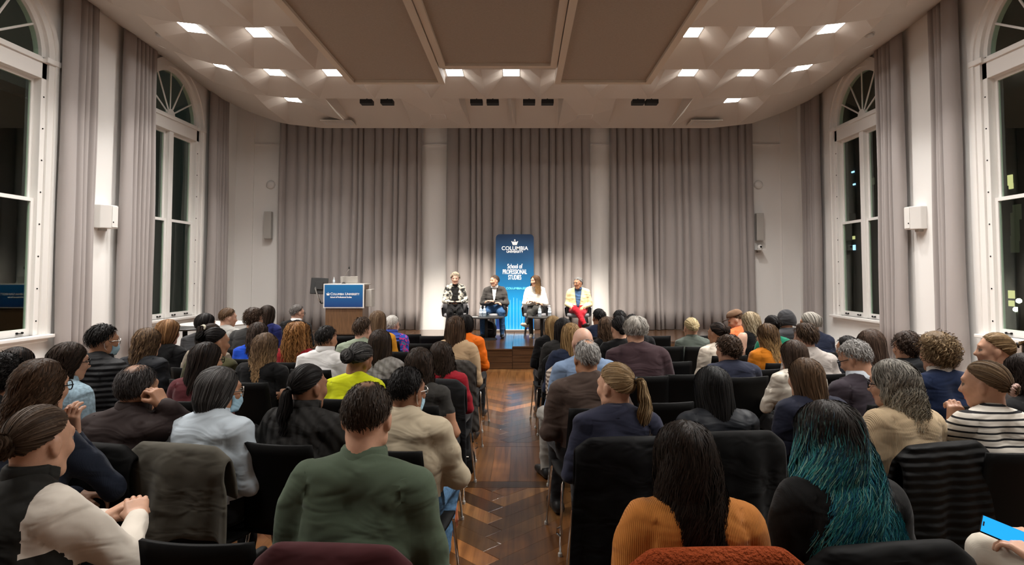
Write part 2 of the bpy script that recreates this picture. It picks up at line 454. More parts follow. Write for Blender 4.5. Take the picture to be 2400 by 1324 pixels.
def board_mesh(polys_, name):
    """bevelled boards: inset top, a thin open joint around"""
    V = []; Fc = []; C = []
    for P in polys_:
        n = len(P); gx = sum(p[0] for p in P)/n; gy = sum(p[1] for p in P)/n
        ar = abs(sum(P[i][0]*P[(i+1)%n][1] - P[(i+1)%n][0]*P[i][1] for i in range(n)))/2
        sgn = 1 if sum(P[i][0]*P[(i+1)%n][1] - P[(i+1)%n][0]*P[i][1] for i in range(n)) > 0 else -1
        if sgn < 0: P = P[::-1]
        if ar < 0.002: continue
        tone = rng.uniform(0.55, 1.0); 
        r = rng.random()
        if r < 0.16: tone = rng.uniform(1.3, 2.0)
        elif r < 0.34: tone = rng.uniform(0.30, 0.5)
        warm = rng.uniform(0.9, 1.12)
        base = len(V)
        def inset(d):
            out = []
            for i in range(n):
                x, y = P[i]; dx, dy = gx - x, gy - y; L = math.hypot(dx, dy) or 1
                out.append((x + dx/L*d, y + dy/L*d))
            return out
        a, b = inset(0.0022), inset(0.0050)
        V += [(x, y, -0.02) for x, y in a] + [(x, y, -0.0015) for x, y in a] + [(x, y, 0.0) for x, y in b]
        C += [(tone*warm, tone, tone/warm)] * (3*n)
        Fc.append(tuple(base + 2*n + i for i in range(n)))
        for k in (0, 1): Fc += [(base + k*n + i, base + k*n + (i+1)%n, base + (k+1)*n + (i+1)%n, base + (k+1)*n + i) for i in range(n)]
    me = bpy.data.meshes.new(name); me.from_pydata(V, [], Fc)
    a_ = me.color_attributes.new('Col', 'FLOAT_COLOR', 'POINT')
    a_.data.foreach_set('color', np.array([(c[0], c[1], c[2], 1.0) for c in C], dtype=np.float32).ravel())
    me.update(); me.materials.append(M['floor_wood']); return me
def near_key(P):
    gx = sum(p[0] for p in P)/len(P); gy = sum(p[1] for p in P)/len(P)
    if gy < 1.3 or gy > 10.7: return 99
    return abs(gx - 0.06)
polys.sort(key=near_key)
for P in polys[:290]:
    o = bpy.data.objects.new('floorboard', board_mesh([P], 'floorboard'))
    link(o, fl)
o = bpy.data.objects.new('floorboards', board_mesh(polys[290:], 'floorboards')); link(o, fl); o['kind'] = 'stuff'

# ------------------------------------------------------------------ ceiling: faceted rows stepping down towards the stage
ceil_root = empty('ceiling', (0, 5, 5.0)); tag(ceil_root, kind='structure')
LIPS = [(-0.5, 5.945), (1.0, 5.83), (2.5, 5.72), (4.0, 5.605), (5.5, 5.495), (7.0, 5.385), (8.5, 5.27), (10.0, 5.155), (11.35, 5.055), (13.15, 4.92)]
def rise(x):
    return float(np.interp(abs(x), [0, 4.3, 5.2, 6.0, 6.5, 6.8], [0, 0, 0.10, 0.38, 0.62, 0.80]))
ROW_A = [-4.95, -3.92, -2.88, -1.84, -0.55, 0.55, 1.62, 2.70, 3.78, 4.84]
ROW_B = [-5.27, -4.30, -3.26, -2.18, -1.09, -0.08, 0.96, 2.0, 3.07, 4.14, 5.12]
ROW_C = [-4.5, -2.85, -1.60, -0.62, 0.42, 1.40, 2.45, 4.35]
def row_lights(i):
    if i == 6: return ROW_A
    if i == 7: return ROW_B
    if i == 8: return ROW_C
    return ROW_B if i % 2 else ROW_A
PANEL_X = (-3.0, 2.3)
light_spots = []
LW = 0.155
for i in range(len(LIPS) - 1):
    (ya, za), (yb, zb) = LIPS[i], LIPS[i+1]
    cs = row_lights(i)
    bnd = [-RX] + [(a + b) / 2 for a, b in zip(cs, cs[1:])] + [RX]
    bnd[0] = -RX; 
    for k, c in enumerate(cs):
        x0, x1 = bnd[k], bnd[k+1]
        subs = [(x0, x1)]
        # outermost cells get a plain curved flank beyond the light cell
        if k == 0: subs = [(c - 0.55, x1)]; flank = (x0, c - 0.55)
        elif k == len(cs) - 1: subs = [(x0, c + 0.55)]; flank = (c + 0.55, x1)
        else: flank = None
        x0, x1 = subs[0]
        off = (i == 8 and k in (2, 5)); well = (i == 8 and k in (1, 3, 4, 6))
        up = 0.15 if not well else 0.18
        ly0, ly1 = ya + 0.34, ya + 0.66
        if well: ly1 = yb - 0.15
        lx0, lx1 = (c - LW, c + LW) if not well else (x0 + 0.08, x1 - 0.08)
        if off: ly0, ly1, up = ya + 0.62, ya + 0.88, -0.10
        def Z(x, y, e): 
            t = (y - ya) / (yb - ya); return za + (zb - za) * t + rise(x) + e
        xs = [x0, lx0, lx1, x1]
        V = []; 
        rows = [(ya + 0.004, (0, up, up, 0)), (ly0, (-0.03, up, up, -0.03)), (ly1, (-0.045, up, up, -0.045)), (yb, (0, 0, 0, 0))]
        if off: rows = [(ya + 0.004, (0, 0, 0, 0)), (ly0, (0, up, up, 0)), (ly1, (0, up, up, 0)), (yb, (0, 0, 0, 0))]
        if well: rows = [(ya + 0.004, (0, up, up, 0)), (ly0, (0, up, up, 0)), (ly1, (0, 0.02, 0.02, 0)), (yb, (0, 0, 0, 0))]
        for y, es in rows:
            for x, e in zip(xs, es): V.append((x, y, Z(x, y, e)))
        # the riser behind the previous lip
        for x in xs: V.append((x, ya, za + rise(x)))
        Fc = []
        for r in range(3):
            for q in range(3):
                a = r*4 + q
                if r == 1 and q == 1 and not well and not off: continue      # the opening of the fixture
                if r == 2 and q != 1:
                    # fold the facet on the diagonal from the fixture corner to the cell corner
                    if q == 0: Fc += [(a, a+1, a+4), (a+1, a+5, a+4)]
                    else: Fc += [(a, a+1, a+5), (a, a+5, a+4)]
                else: Fc.append((a, a+1, a+5, a+4))
        for q in range(3): Fc.append((16+q, 17+q, q+1, q))
        cell = MB().add(V, Fc).build('ceiling_panel', M['ceil'], ceil_root); 
        cell.location = -ceil_root.location
        zc = [Z(lx0, (ly0+ly1)/2, up), Z(lx1, (ly0+ly1)/2, up)]
        if not well:
            light_spots.append((i, k, c, (ly0 + ly1)/2, [Z(lx0, ly0, up), Z(lx1, ly0, up), Z(lx1, ly1, up), Z(lx0, ly1, up)], (lx0, lx1, ly0, ly1), off))
        if flank:
            fx = np.linspace(flank[0], flank[1], 7)
            P = [[(float(x), ya, za + rise(x)), (float(x), yb, zb + rise(x))] for x in fx]
            fo = MB().grid(P).build('ceiling_flank', M['ceil'], ceil_root, smooth=True); fo.location = -ceil_root.location
# end fascia towards the stage and the rear edge
P = [[(float(x), 13.15, 4.92 + rise(x)), (float(x), 13.15, ZT)] for x in np.linspace(-RX, RX, 45)]
fo = MB().grid(P).build('fascia', M['ceil'], ceil_root); fo.location = -ceil_root.location
P = [[(float(x), -0.5, 5.945 + rise(x)), (float(x), -0.5, ZT)] for x in np.linspace(-RX, RX, 30)]
fo = MB().grid(P).build('rear_fascia', M['ceil'], ceil_root); fo.location = -ceil_root.location

rowname = {6: 'nearest visible row', 7: 'middle visible row', 8: 'row nearest the stage'}
for (i, k, c, yc, z4, (lx0, lx1, ly0, ly1), off) in light_spots:
    if i < 1 or (PANEL_X[0] < c < PANEL_X[1] and i < 7): continue       # hidden behind the hanging panels
    zc = sum(z4) / 4
    L = empty('ceiling_light', (c, yc, zc))
    q = [(lx0, ly0, z4[0]), (lx1, ly0, z4[1]), (lx1, ly1, z4[2]), (lx0, ly1, z4[3])]
    q = [(a - c, b - yc, z - zc) for a, b, z in q]
    fr = MB()
    for a, b in zip(q, q[1:] + q[:1]):
        ia, ib = [(p[0]*0.93, p[1]*0.93, p[2]*0.93) for p in (a, b)]
        fr.add([a, b, (b[0], b[1], b[2]+0.05), (a[0], a[1], a[2]+0.05), ia, ib, (ib[0], ib[1], ib[2]+0.05), (ia[0], ia[1], ia[2]+0.05)],
               [(0,1,5,4), (1,0,3,2), (4,5,6,7), (2,3,7,6)])
    fr.build('frame', M['trim'], L)
    d = MB().add([(p[0]*0.94, p[1]*0.94, p[2]*0.94 + 0.012) for p in q], [(0,3,2,1)])
    d.build('diffuser', M['lamp_off'] if off else M['lamp'], L)
    if not off:
        ld = bpy.data.lights.new('downlight', 'SPOT'); ld.energy = DOWN_W*(0.5 if i >= 7 and abs(c) < 4.2 else 0.75 if i < 3 else 1.0); ld.color = (1.0, 0.965, 0.92)
        ld.spot_size = math.radians(118); ld.spot_blend = 0.55; ld.shadow_soft_size = 0.12
        lo = bpy.data.objects.new('downlight', ld); link(lo, L); lo.location = (0, 0, -0.02)
    side = 'left' if c < 0 else 'right'
    if off:
        lab = 'unlit square ceiling fixture on a downward pyramid, %s of the banner' % side; grp = 'unlit ceiling fixtures'
    else:
        same = sorted([s[2] for s in light_spots if s[0] == i and not s[6] and (s[2] < 0) == (c < 0)], key=abs)
        same = [x for x in same if not (PANEL_X[0] < x < PANEL_X[1] and i < 7)]; rank = same.index(c)
        od = ('innermost', 'second outwards', 'third outwards', 'fourth outwards', 'fifth outwards', 'sixth outwards')[rank]
        if rank == len(same) - 1: od = 'outermost'
        row = rowname.get(i) or ('', 'rear row', 'second row from the rear', 'third row from the rear', 'fourth row from the rear', 'fifth row from the rear')[i]
        lab = 'lit square ceiling light, %s, %s on the %s' % (row, od, side)
        grp = 'lit square ceiling lights'
    tag(L, lab, 'ceiling light', grp)

# hanging acoustic panels
def hang_panel(x0, x1, y0, y1, z, lab):
    r = empty('acoustic_panel', ((x0+x1)/2, (y0+y1)/2, z))
    cx, cy = (x0+x1)/2, (y0+y1)/2
    x0 -= cx; x1 -= cx; y0 -= cy; y1 -= cy; b = 0.10
    MB().box(x0 + b, x1 - b, y0 + b, y1 - b, 0.045, 0.075).build('fabric', M['panel_fab'], r)
    for a in ((x0, x0 + b, y0, y1), (x1 - b, x1, y0, y1), (x0 + b, x1 - b, y0, y0 + b), (x0 + b, x1 - b, y1 - b, y1)):
        MB().box(*a, 0, 0.14).build('frame_rail', M['panel_frame'], r)
    MB().box(x0, x1, y0, y1, 0.14, 0.15).build('backing', M['panel_frame'], r)
    for sx in (x0 + 0.2, x1 - 0.2):
        for sy in (y0 + 0.3, y1 - 0.3): MB().tube([(sx, sy, 0.15), (sx, sy, 0.42 + (0 if sy > 0 else 0.25))], 0.006, 6).build('hanger_rod', M['steel'], r)
    tag(r, lab, 'ceiling panel', 'hanging acoustic panels')
PZ = 4.93
hang_panel(at(820,190,10.1)[0], at(1043,190,10.1)[0], 4.6, 10.1, PZ, 'brown fabric ceiling panel hanging on the left of three')
hang_panel(at(1300,190,10.1)[0], at(1525,190,10.1)[0], 4.6, 10.1, PZ, 'brown fabric ceiling panel hanging on the right of three')
hang_panel(at(1043,190,10.1)[0] + 0.012, at(1300,190,10.1)[0] - 0.012, 4.6, 9.35, PZ + 0.02, 'shorter brown fabric ceiling panel between its two neighbours')

# ceiling vents near the stage end, small round detectors on the flanks
for s, nm in ((-1, 'left'), (1, 'right')):
    r = empty('ceiling_vent', (s * 3.95 + 0.1, 12.75, 4.948 - 0.012))
    MB().box(-0.34, 0.34, -0.17, 0.17, 0, 0.012).build('frame', M['ceil'], r)
    for k in range(4): MB().box(-0.29 + 0.045*k, 0.29 - 0.045*k, -0.125 + 0.03*k, 0.125 - 0.03*k, -0.004 - 0.003*k, -0.002 - 0.003*k).build('louvre', M['ceil'] if k % 2 else M['grey_pl'], r)
    r.rotation_euler = (-0.075, 0, 0)
    tag(r, 'rectangular ceiling vent near the %s end of the stage curtain' % nm, 'vent', 'ceiling vents')
# stage spotlights tucked behind the lip
k = 0
for u in (860, 908, 1117, 1155, 1240, 1283, 1495, 1527):
    p = at(u, 232, 11.62)
    r = empty('stage_spotlight', (p[0], 11.62, 5.05))
    MB().box(-0.12, 0.12, -0.09, 0.09, -0.035, 0.05).build('housing', M['matte_black'], r, bevel=0.008)
    MB().tube([(0, 0, 0.05), (0, 0, 0.17)], 0.012, 8).build('stem', M['matte_black'], r)
    MB().lathe([(0.030, 0.088), (0.030, 0.095), (0.028, 0.098)], (0, 0, 0.01), 14, 'y').build('lens', M['spot_lens'], r)
    tag(r, 'black stage spotlight under the ceiling lip, %s' % ('left one of the far left pair', 'right one of the far left pair', 'left one of the pair left of the banner', 'right one of the pair left of the banner', 'left one of the pair right of the banner', 'right one of the pair right of the banner', 'left one of the far right pair', 'right one of the far right pair')[k], 'spotlight', 'stage spotlights'); k += 1
    ld = bpy.data.lights.new('stage_spot', 'SPOT'); ld.energy = SPOT_W; ld.color = (1.0, 0.90, 0.78)
    ld.spot_size = math.radians(46); ld.spot_blend = 0.7; ld.shadow_soft_size = 0.06
    lo = bpy.data.objects.new('stage_spot', ld); link(lo, r); lo.location = (0, 0.13, -0.02)
    tx = {1: -2.8, 2: -1.4, 3: -1.1, 4: -0.3, 5: 0.3, 6: 1.0, 7: 1.2, 8: 2.4}[k]
    dv = Vector((tx, 13.1, 1.15)) - Vector((p[0], 11.75, 5.03))
    lo.rotation_euler = dv.to_track_quat('-Z', 'Y').to_euler()

# ------------------------------------------------------------------ curtains
def curtain(name, p0, p1, z0, z1, out, pitch, amp, lab, grp, seed, flat_end=None):
    """pleated cloth between p0 and p1 (xy), hanging z1..z0; out = unit normal into the room"""
    rr = random.Random(seed)
    L = math.hypot(p1[0]-p0[0], p1[1]-p0[1]); ux, uy = (p1[0]-p0[0])/L, (p1[1]-p0[1])/L
    # pleat boundaries of uneven width
    ss = [0.0]
    while ss[-1] < L - pitch*0.5: ss.append(min(L, ss[-1] + pitch * rr.uniform(0.6, 1.5)))
    ss[-1] = L
    if flat_end == 0:
        ss = [0.0, 0.27]
        while ss[-1] < L - pitch*0.5: ss.append(min(L, ss[-1] + pitch * rr.uniform(0.7, 1.35)))
        ss[-1] = L
    if flat_end == 1: ss = [s for s in ss if s < L - 0.5] + [max(L*0.55, L-0.42), L]
    pl = []
    for a, b in zip(ss, ss[1:]):
        A = amp * rr.uniform(0.55, 1.1)
        n = 9
        for j in range(n):
            t = j / n; pl.append((a + (b-a)*t, A * (abs(math.sin(math.pi*t))**0.36), rr.uniform(-1, 1)))
    pl.append((L, 0.0, 0))
    zs = np.linspace(z0, z1, 12)
    P = []
    for iz, z in enumerate(zs):
        h = (z - z0) / (z1 - z0); row = []
        for (s, d, w) in pl:
            e = d * (0.75 + 0.25*(1-h)) + 0.012*math.sin(z*1.7 + s*9 + seed) * (1-h*0.5)
            s2 = s + 0.02*math.sin(z*0.9 + s*5 + seed)*(1-h)
            row.append((p0[0] + ux*s2 + out[0]*e, p0[1] + uy*s2 + out[1]*e, z))
        P.append(row)
    cx, cy = (p0[0]+p1[0])/2, (p0[1]+p1[1])/2
    r = empty(name, (cx, cy, z0)); 
    o = MB().grid([[(p[0]-cx, p[1]-cy, p[2]-z0) for p in row] for row in P]).build('cloth', M['curtain'], r, smooth=True, solid=0.006)
    m = MB(); m.tube([(p0[0]-cx - out[0]*0.02, p0[1]-cy - out[1]*0.02, z1-z0), (p1[0]-cx - out[0]*0.02, p1[1]-cy - out[1]*0.02, z1-z0)], 0.015, 8); m.build('track', M['steel'], r)
    tag(r, lab, 'curtain', grp); return r
for a, b, w, sd in ((-5.71, -2.30, 'left of', 1), (-1.70, 1.76, 'behind', 2), (2.23, 5.68, 'right of', 3)):
    curtain('stage_curtain', (a, YB - 0.09), (b, YB - 0.09), 0.37, 5.6, (0, -1), 0.20, 0.19,
            {1: 'wide pleated grey curtain behind the lectern', 2: 'wide pleated grey curtain behind the blue banner', 3: 'wide pleated grey curtain on the right of the stage'}[sd], 'stage wall curtains', sd)
for s in (-1, 1):
    nm = 'left' if s < 0 else 'right'
    xw = s * (RX - 0.10); out = (-s, 0)
    Ys = ((8.72, 9.38, 0), (10.05, 10.82, 0), (12.9, 13.55, None)) if s < 0 else ((8.86, 9.42, 0), (10.18, 10.78, 0), (13.09, 13.75, None))
    labs = ('grey curtain beside the foreground window on the %s wall', 'grey curtain half covering the far window on the %s wall', 'grey curtain in the corner by the stage on the %s wall')
    for j, (a, b, fe) in enumerate(Ys):
        curtain('window_curtain', (xw, a), (xw, b), 0.21, 6.3, out, 0.085, 0.17, labs[j] % nm, 'side wall curtains', 20 + j + (10 if s > 0 else 0), fe)

# wall fittings
def speaker_box(sgn, lab):
    p = at(258 if sgn < 0 else 2148, 512, 10.05)
    r = empty('wall_speaker', (sgn*RX, 9.76 if sgn < 0 else 9.98, p[2]))
    d = -sgn
    poly = [(0, -0.15), (0.10, -0.15), (0.22, -0.05), (0.22, 0.10), (0.10, 0.15), (0, 0.15)]
    Mx = Matrix(((d, 0, 0, 0), (0, 1, 0, 0), (0, 0, 1, -0.19), (0, 0, 0, 1)))
    MB().prism(poly, 0.38, Mx).build('cabinet', M['white_pl'], r, bevel=0.01)
    MB().prism([(0.222, -0.045), (0.228, -0.045), (0.228, 0.09), (0.222, 0.09)], 0.34, Matrix.Translation((0, 0, 0.02)) @ Mx).build('grille', M['white_pl'], r)
    MB().lathe([(0.012, d*0.228), (0.012, d*0.233)], (0, -0.02, -0.09), 10, 'x').build('badge', M['black'], r)
    MB().box(min(0, d*0.08), max(0, d*0.08), -0.05, 0.05, -0.23, -0.19).build('bracket', M['grey_pl'], r)
    tag(r, lab, 'speaker', 'white box speakers on the side walls')
speaker_box(-1, 'white box speaker between two curtains on the left wall')
speaker_box(1, 'white box speaker between two curtains on the right wall')
for u, v, nm in ((635, 433, 'left'), (1777, 433, 'right')):
    p = at(u, v, YB)
    r = empty('wall_detector', (p[0], YB, p[2]))
    MB().lathe([(0.105, 0), (0.105, -0.02), (0.09, -0.05), (0.03, -0.06)], (0,0,0), 22, 'y').build('dome', M['white_pl'], r, smooth=True)
    MB().lathe([(0.11, 0), (0.11, -0.012)], (0,0,0), 22, 'y').build('base_ring', M['trim'], r)
    tag(r, 'round white detector on the %s of the stage wall' % nm, 'detector', 'round wall detectors')
for u, v, nm in ((629, 528, 'left'), (1780, 532, 'right')):
    p = at(u, v, YB - 0.1)
    r = empty('column_speaker', (p[0], YB, p[2]))
    MB().box(-0.085, 0.085, -0.16, -0.04, -0.33, 0.33).build('cabinet', M['grey_pl'], r, bevel=0.01)
    MB().box(-0.075, 0.075, -0.166, -0.16, -0.31, 0.31).build('grille', M['grey_pl'], r)
    MB().box(-0.04, 0.04, -0.04, 0, -0.06, 0.06).build('bracket', M['steel'], r)
    tag(r, 'slim grey column speaker on the %s of the stage wall' % nm, 'speaker', 'column speakers')
p = at(1781, 583, YB - 0.15)
r = empty('wall_camera', (p[0], YB, p[2]))
MB().box(-0.10, 0.10, -0.25, 0, -0.035, -0.02).build('shelf', M['white_pl'], r, bevel=0.004)
MB().lathe([(0.06, -0.02), (0.065, 0.02), (0.05, 0.08), (0.02, 0.10)], (0, -0.15, 0), 16).build('body', M['white_pl'], r, smooth=True)
MB().lathe([(0.022, -0.20), (0.022, -0.225)], (0, 0, 0.045), 12, 'y').build('lens', M['black'], r)
MB().box(-0.03, 0.03, -0.12, 0, -0.09, -0.035).build('bracket', M['grey_pl'], r)
MB().tube([(-0.1, -0.06, -0.025), (-0.35, -0.05, -0.022)], 0.006, 6).build('cable', M['grey_pl'], r)
tag(r, 'small white video camera on a shelf under the right column speaker', 'camera')
for s in (-1, 1):
    p = at(283 if s < 0 else 2117, 18, 7.4)
    r = empty('smoke_detector', (s*5.55, 9.2, 5.217 + rise(5.55) - 0.03))
    MB().lathe([(0.06, 0.03), (0.07, 0.02), (0.06, -0.01), (0.02, -0.02)], (0,0,0), 18).build('dome', M['grey_pl'], r, smooth=True)
    MB().lathe([(0.08, 0.035), (0.08, 0.022)], (0,0,0), 18).build('base_ring', M['ceil'], r)
    tag(r, 'small round detector on the %s flank of the ceiling' % ('left' if s < 0 else 'right'), 'detector', 'ceiling detectors')
# ------------------------------------------------------------------ people: bodies from blended limbs, meshed once per pose
def v3(*a): return np.array(a, dtype=np.float32)
def d_cone(P, a, b, ra, rb, sy=1.0):
    a = np.asarray(a, np.float32); b = np.asarray(b, np.float32)
    pa = P - a; ba = b - a
    if sy != 1.0:
        pa = pa * np.array([1, sy, 1], np.float32); ba = ba * np.array([1, sy, 1], np.float32)
    t = np.clip((pa @ ba) / max(1e-9, float(ba @ ba)), 0, 1)
    return np.sqrt(np.maximum(((pa - t[..., None] * ba) ** 2).sum(-1), 1e-12)) - (ra + (rb - ra) * t)
def d_ell(P, c, r):
    q = (P - np.asarray(c, np.float32)); r = np.asarray(r, np.float32)
    k0 = np.sqrt(((q / r) ** 2).sum(-1)); k1 = np.sqrt(((q / (r * r)) ** 2).sum(-1))
    return k0 * (k0 - 1.0) / np.maximum(k1, 1e-6)
def smin(a, b, k):
    h = np.clip(0.5 + 0.5 * (b - a) / k, 0, 1)
    return b + (a - b) * h - k * h * (1 - h)

def surface_nets(Fd, org, h):
    S = Fd.shape; ins = Fd < 0
    c = [(i, j, k) for i in (0, 1) for j in (0, 1) for k in (0, 1)]
    sl = lambda i, j, k: (slice(i, S[0]-1+i), slice(j, S[1]-1+j), slice(k, S[2]-1+k))
    cnt = np.zeros((S[0]-1, S[1]-1, S[2]-1), np.int8)
    for o in c: cnt += ins[sl(*o)]
    act = (cnt > 0) & (cnt < 8)
    I = np.argwhere(act)
    vals = np.stack([Fd[I[:, 0]+o[0], I[:, 1]+o[1], I[:, 2]+o[2]] for o in c], 1)
    pos = np.zeros((len(I), 3), np.float32); w = np.zeros(len(I), np.float32)
    for a in range(8):
        for b in range(a+1, 8):
            oa, ob = c[a], c[b]
            if sum(abs(x-y) for x, y in zip(oa, ob)) != 1: continue
            fa, fb = vals[:, a], vals[:, b]; m = (fa < 0) != (fb < 0)
            t = np.where(m, fa / np.where(m, fa - fb, 1), 0)
            p = np.array(oa, np.float32) + t[:, None] * (np.array(ob, np.float32) - np.array(oa, np.float32))
            pos += p * m[:, None]; w += m
    V = (I + pos / w[:, None]) * h + org
    idm = np.full(act.shape, -1, np.int32); idm[act] = np.arange(len(I))
    Q = []
    for ax in range(3):
        o = [0, 0, 0]; o[ax] = 1
        A = ins[:S[0]-o[0], :S[1]-o[1], :S[2]-o[2]]; B = ins[o[0]:, o[1]:, o[2]:]
        E = np.argwhere(A != B)
        u, v = [x for x in range(3) if x != ax]
        E = E[(E[:, u] > 0) & (E[:, v] > 0) & (E[:, u] < S[u]-1) & (E[:, v] < S[v]-1)]
        def cell(du, dv):
            q = E.copy(); q[:, u] -= du; q[:, v] -= dv; return idm[q[:, 0], q[:, 1], q[:, 2]]
        q4 = np.stack([cell(0, 0), cell(1, 0), cell(1, 1), cell(0, 1)], 1)
        flip = A[E[:, 0], E[:, 1], E[:, 2]]
        if ax == 1: flip = ~flip
        q4[~flip] = q4[~flip][:, ::-1]
        Q.append(q4)
    Q = np.concatenate(Q); Q = Q[(Q >= 0).all(1)]
    return V, Q

def mesh_sdf(prims, lo, hi, h, wrinkle=0.0, seed=0):
    """prims: (label, kind, args, blend). Returns verts, quads, face labels"""
    lo = np.array(lo, np.float32); hi = np.array(hi, np.float32)
    n = np.ceil((hi - lo) / h).astype(int) + 1
    g = np.stack(np.meshgrid(*[lo[i] + np.arange(n[i], dtype=np.float32) * h for i in range(3)], indexing='ij'), -1)
    def ev(kind, a, P): return d_cone(P, *a) if kind == 'c' else d_ell(P, *a)
    D = None
    for lab, kind, a, k in prims:
        if kind[0] == '-':
            d = ev(kind[1], a, g); D = -smin(-D, d, k); continue
        d = ev(kind, a, g)
        D = d if D is None else smin(D, d, k)
    if wrinkle:
        x, y, z = g[..., 0], g[..., 1], g[..., 2]
        wv = np.sin(17*z + 5*np.sin(9*x + seed) + 4*y) * np.sin(11*x - 7*z + seed + 3*np.sin(8*y)) + 0.6*np.sin(38*z + 13*x*np.sin(6*z+seed) + seed*2)
        D = D + wrinkle * wv * np.clip((z - 0.42) * 6, 0, 1)
    V, Q = surface_nets(D, lo, h)
    labs = sorted({p[0] for p in prims if p[1][0] != '-'})
    def dl(X):
        D_ = np.full((len(labs), len(X)), 9.0, np.float32)
        for lab, kind, a, k in prims:
            if kind[0] == '-': continue
            i = labs.index(lab); D_[i] = np.minimum(D_[i], ev(kind, a, X) + (.0022 if lab == 10 else .0008 if lab == 9 else 0))
        return D_
    if len(labs) > 1:
        D0 = dl(V); o = np.argsort(D0, 0)[:2]; ar = np.arange(len(V))
        f = D0[o[1], ar] - D0[o[0], ar]
        m = np.where((f < h*1.1) & (o[0] < o[1]))[0]
        if len(m):
            X = V[m]; e = h*.4; g3 = np.zeros_like(X)
            for ax in range(3):
                dx = np.zeros(3, np.float32); dx[ax] = e
                Dp, Dm = dl(X + dx), dl(X - dx); am = np.arange(len(m))
                g3[:, ax] = ((Dp[o[1][m], am] - Dp[o[0][m], am]) - (Dm[o[1][m], am] - Dm[o[0][m], am]))/(2*e)
            nn = (g3**2).sum(1)
            st_ = np.where((nn > .3)[:, None], -f[m][:, None]*g3/np.maximum(nn, .3)[:, None], 0)
            nb = np.zeros_like(X)
            for ax in range(3):
                dx = np.zeros(3, np.float32); dx[ax] = e
                nb[:, ax] = dl(X + dx).min(0) - dl(X - dx).min(0)
            nb /= np.linalg.norm(nb, axis=1, keepdims=True) + 1e-9
            st_ -= nb*(st_*nb).sum(1, keepdims=True)
            ln = np.linalg.norm(st_, axis=1, keepdims=True); st_ *= np.minimum(1, h*.6/np.maximum(ln, 1e-6))
            V[m] += st_
    Cn = V[Q].mean(1)
    L = np.array(labs)[np.argmin(dl(Cn), 0)]
    return V, Q, L

# labels: 0 torso 1 upper sleeve 2 forearm 3 hand 4 trousers 5 shoe 6 collar 7 lower upper-arm 8 skin head 9 lips 10 eye 11 brow/dark 12 lower shin
POSES = {
    # elbow, wrist, hand direction for right(+x) and left(-x) arm
    'lap':   (((.235, -.03, .69), (.11, .20, .635), (-.25, .95, -.20)), ((-.235, -.03, .69), (-.11, .21, .635), (.25, .95, -.20))),
    'cross': (((.25, .03, .70), (-.02, .17, .70), (-.95, .20, .10)), ((-.25, .03, .69), (.04, .21, .74), (.95, .10, .10))),
    'face_r': (((.25, .18, .72), (.078, .118, .945), (-.05, -.04, 1.0)), ((-.23, .02, .69), (.06, .20, .68), (.95, .25, .0))),
    'face_l': (((.23, .02, .69), (-.06, .20, .68), (-.95, .25, .0)), ((-.26, .20, .72), (-.072, .125, .940), (.05, -.06, 1.0))),
    'ear_r': (((.34, .06, .93), (.17, .00, 1.085), (-.55, -.05, .85)), ((-.24, .0, .69), (-.10, .22, .64), (.3, .9, -.2))),
    'work':  (((.25, .02, .72), (.10, .24, .70), (-.35, .85, .25)), ((-.25, .02, .72), (-.09, .25, .70), (.35, .85, .25))),
    'phone': (((.25, .03, .70), (.10, .25, .72), (-.5, .8, .35)), ((-.25, .03, .70), (-.10, .25, .72), (.5, .8, .35))),
    'clasp': (((.24, .15, .75), (.085, .34, .79), (-.62, .55, .45)), ((-.24, .15, .75), (-.07, .33, .78), (.62, .50, .40))),
    'text':  (((.24, .05, .68), (.09, .27, .66), (-.45, .8, .35)), ((-.25, .05, .68), (-.13, .27, .66), (.30, .88, .30))),
    'knee':  (((.26, .03, .71), (.15, .31, .60), (-.1, .97, -.2)), ((-.26, .03, .71), (-.15, .31, .60), (.1, .97, -.2))),
}
SHO = (.170, -.025, .967)
def leg_prims(legs):
    out = []
    if legs == 'cross_r':      # right leg over the left
        L = {1: ((.10, .02, .55), (.03, .44, .60), (-.16, .56, .31), (-.24, .66, .30)), -1: ((-.09, .02, .535), (-.10, .43, .50), (-.06, .40, .09), (-.07, .58, .035))}
    elif legs == 'cross_l':
        L = {1: ((.09, .02, .535), (.10, .43, .50), (.06, .40, .09), (.07, .58, .035)), -1: ((-.10, .02, .55), (-.03, .44, .60), (.16, .56, .31), (.24, .66, .30))}
    elif legs == 'wide':
        L = {s: ((s*.10, .02, .535), (s*.19, .42, .52), (s*.20, .42, .09), (s*.23, .58, .035)) for s in (-1, 1)}
    elif legs == 'back':
        L = {s: ((s*.09, .02, .535), (s*.10, .43, .515), (s*.10, .24, .12), (s*.11, .38, .035)) for s in (-1, 1)}
    else:
        L = {s: ((s*.09, .02, .535), (s*.115, .43, .515), (s*.115, .42, .09), (s*.13, .585, .035)) for s in (-1, 1)}
    for s in (-1, 1):
        hip, kn, an, toe = L[s]
        an2 = tuple(an[i] + (kn[i] - an[i]) * 0.22 for i in range(3))
        heel = (an[0] - (toe[0]-an[0])*0.22, an[1] - (toe[1]-an[1])*0.22, max(0.04, an[2] - 0.045) if an[2] < .2 else an[2] - .045)
        out += [(4, 'c', (hip, kn, .088, .064), .05), (4, 'c', (kn, an2, .064, .050), .03), (12, 'c', (an2, an, .050, .044), .02),
                (5, 'c', (heel, toe, .043, .036), .012), (5, 'c', (an, heel, .040, .042), .012)]
    return out

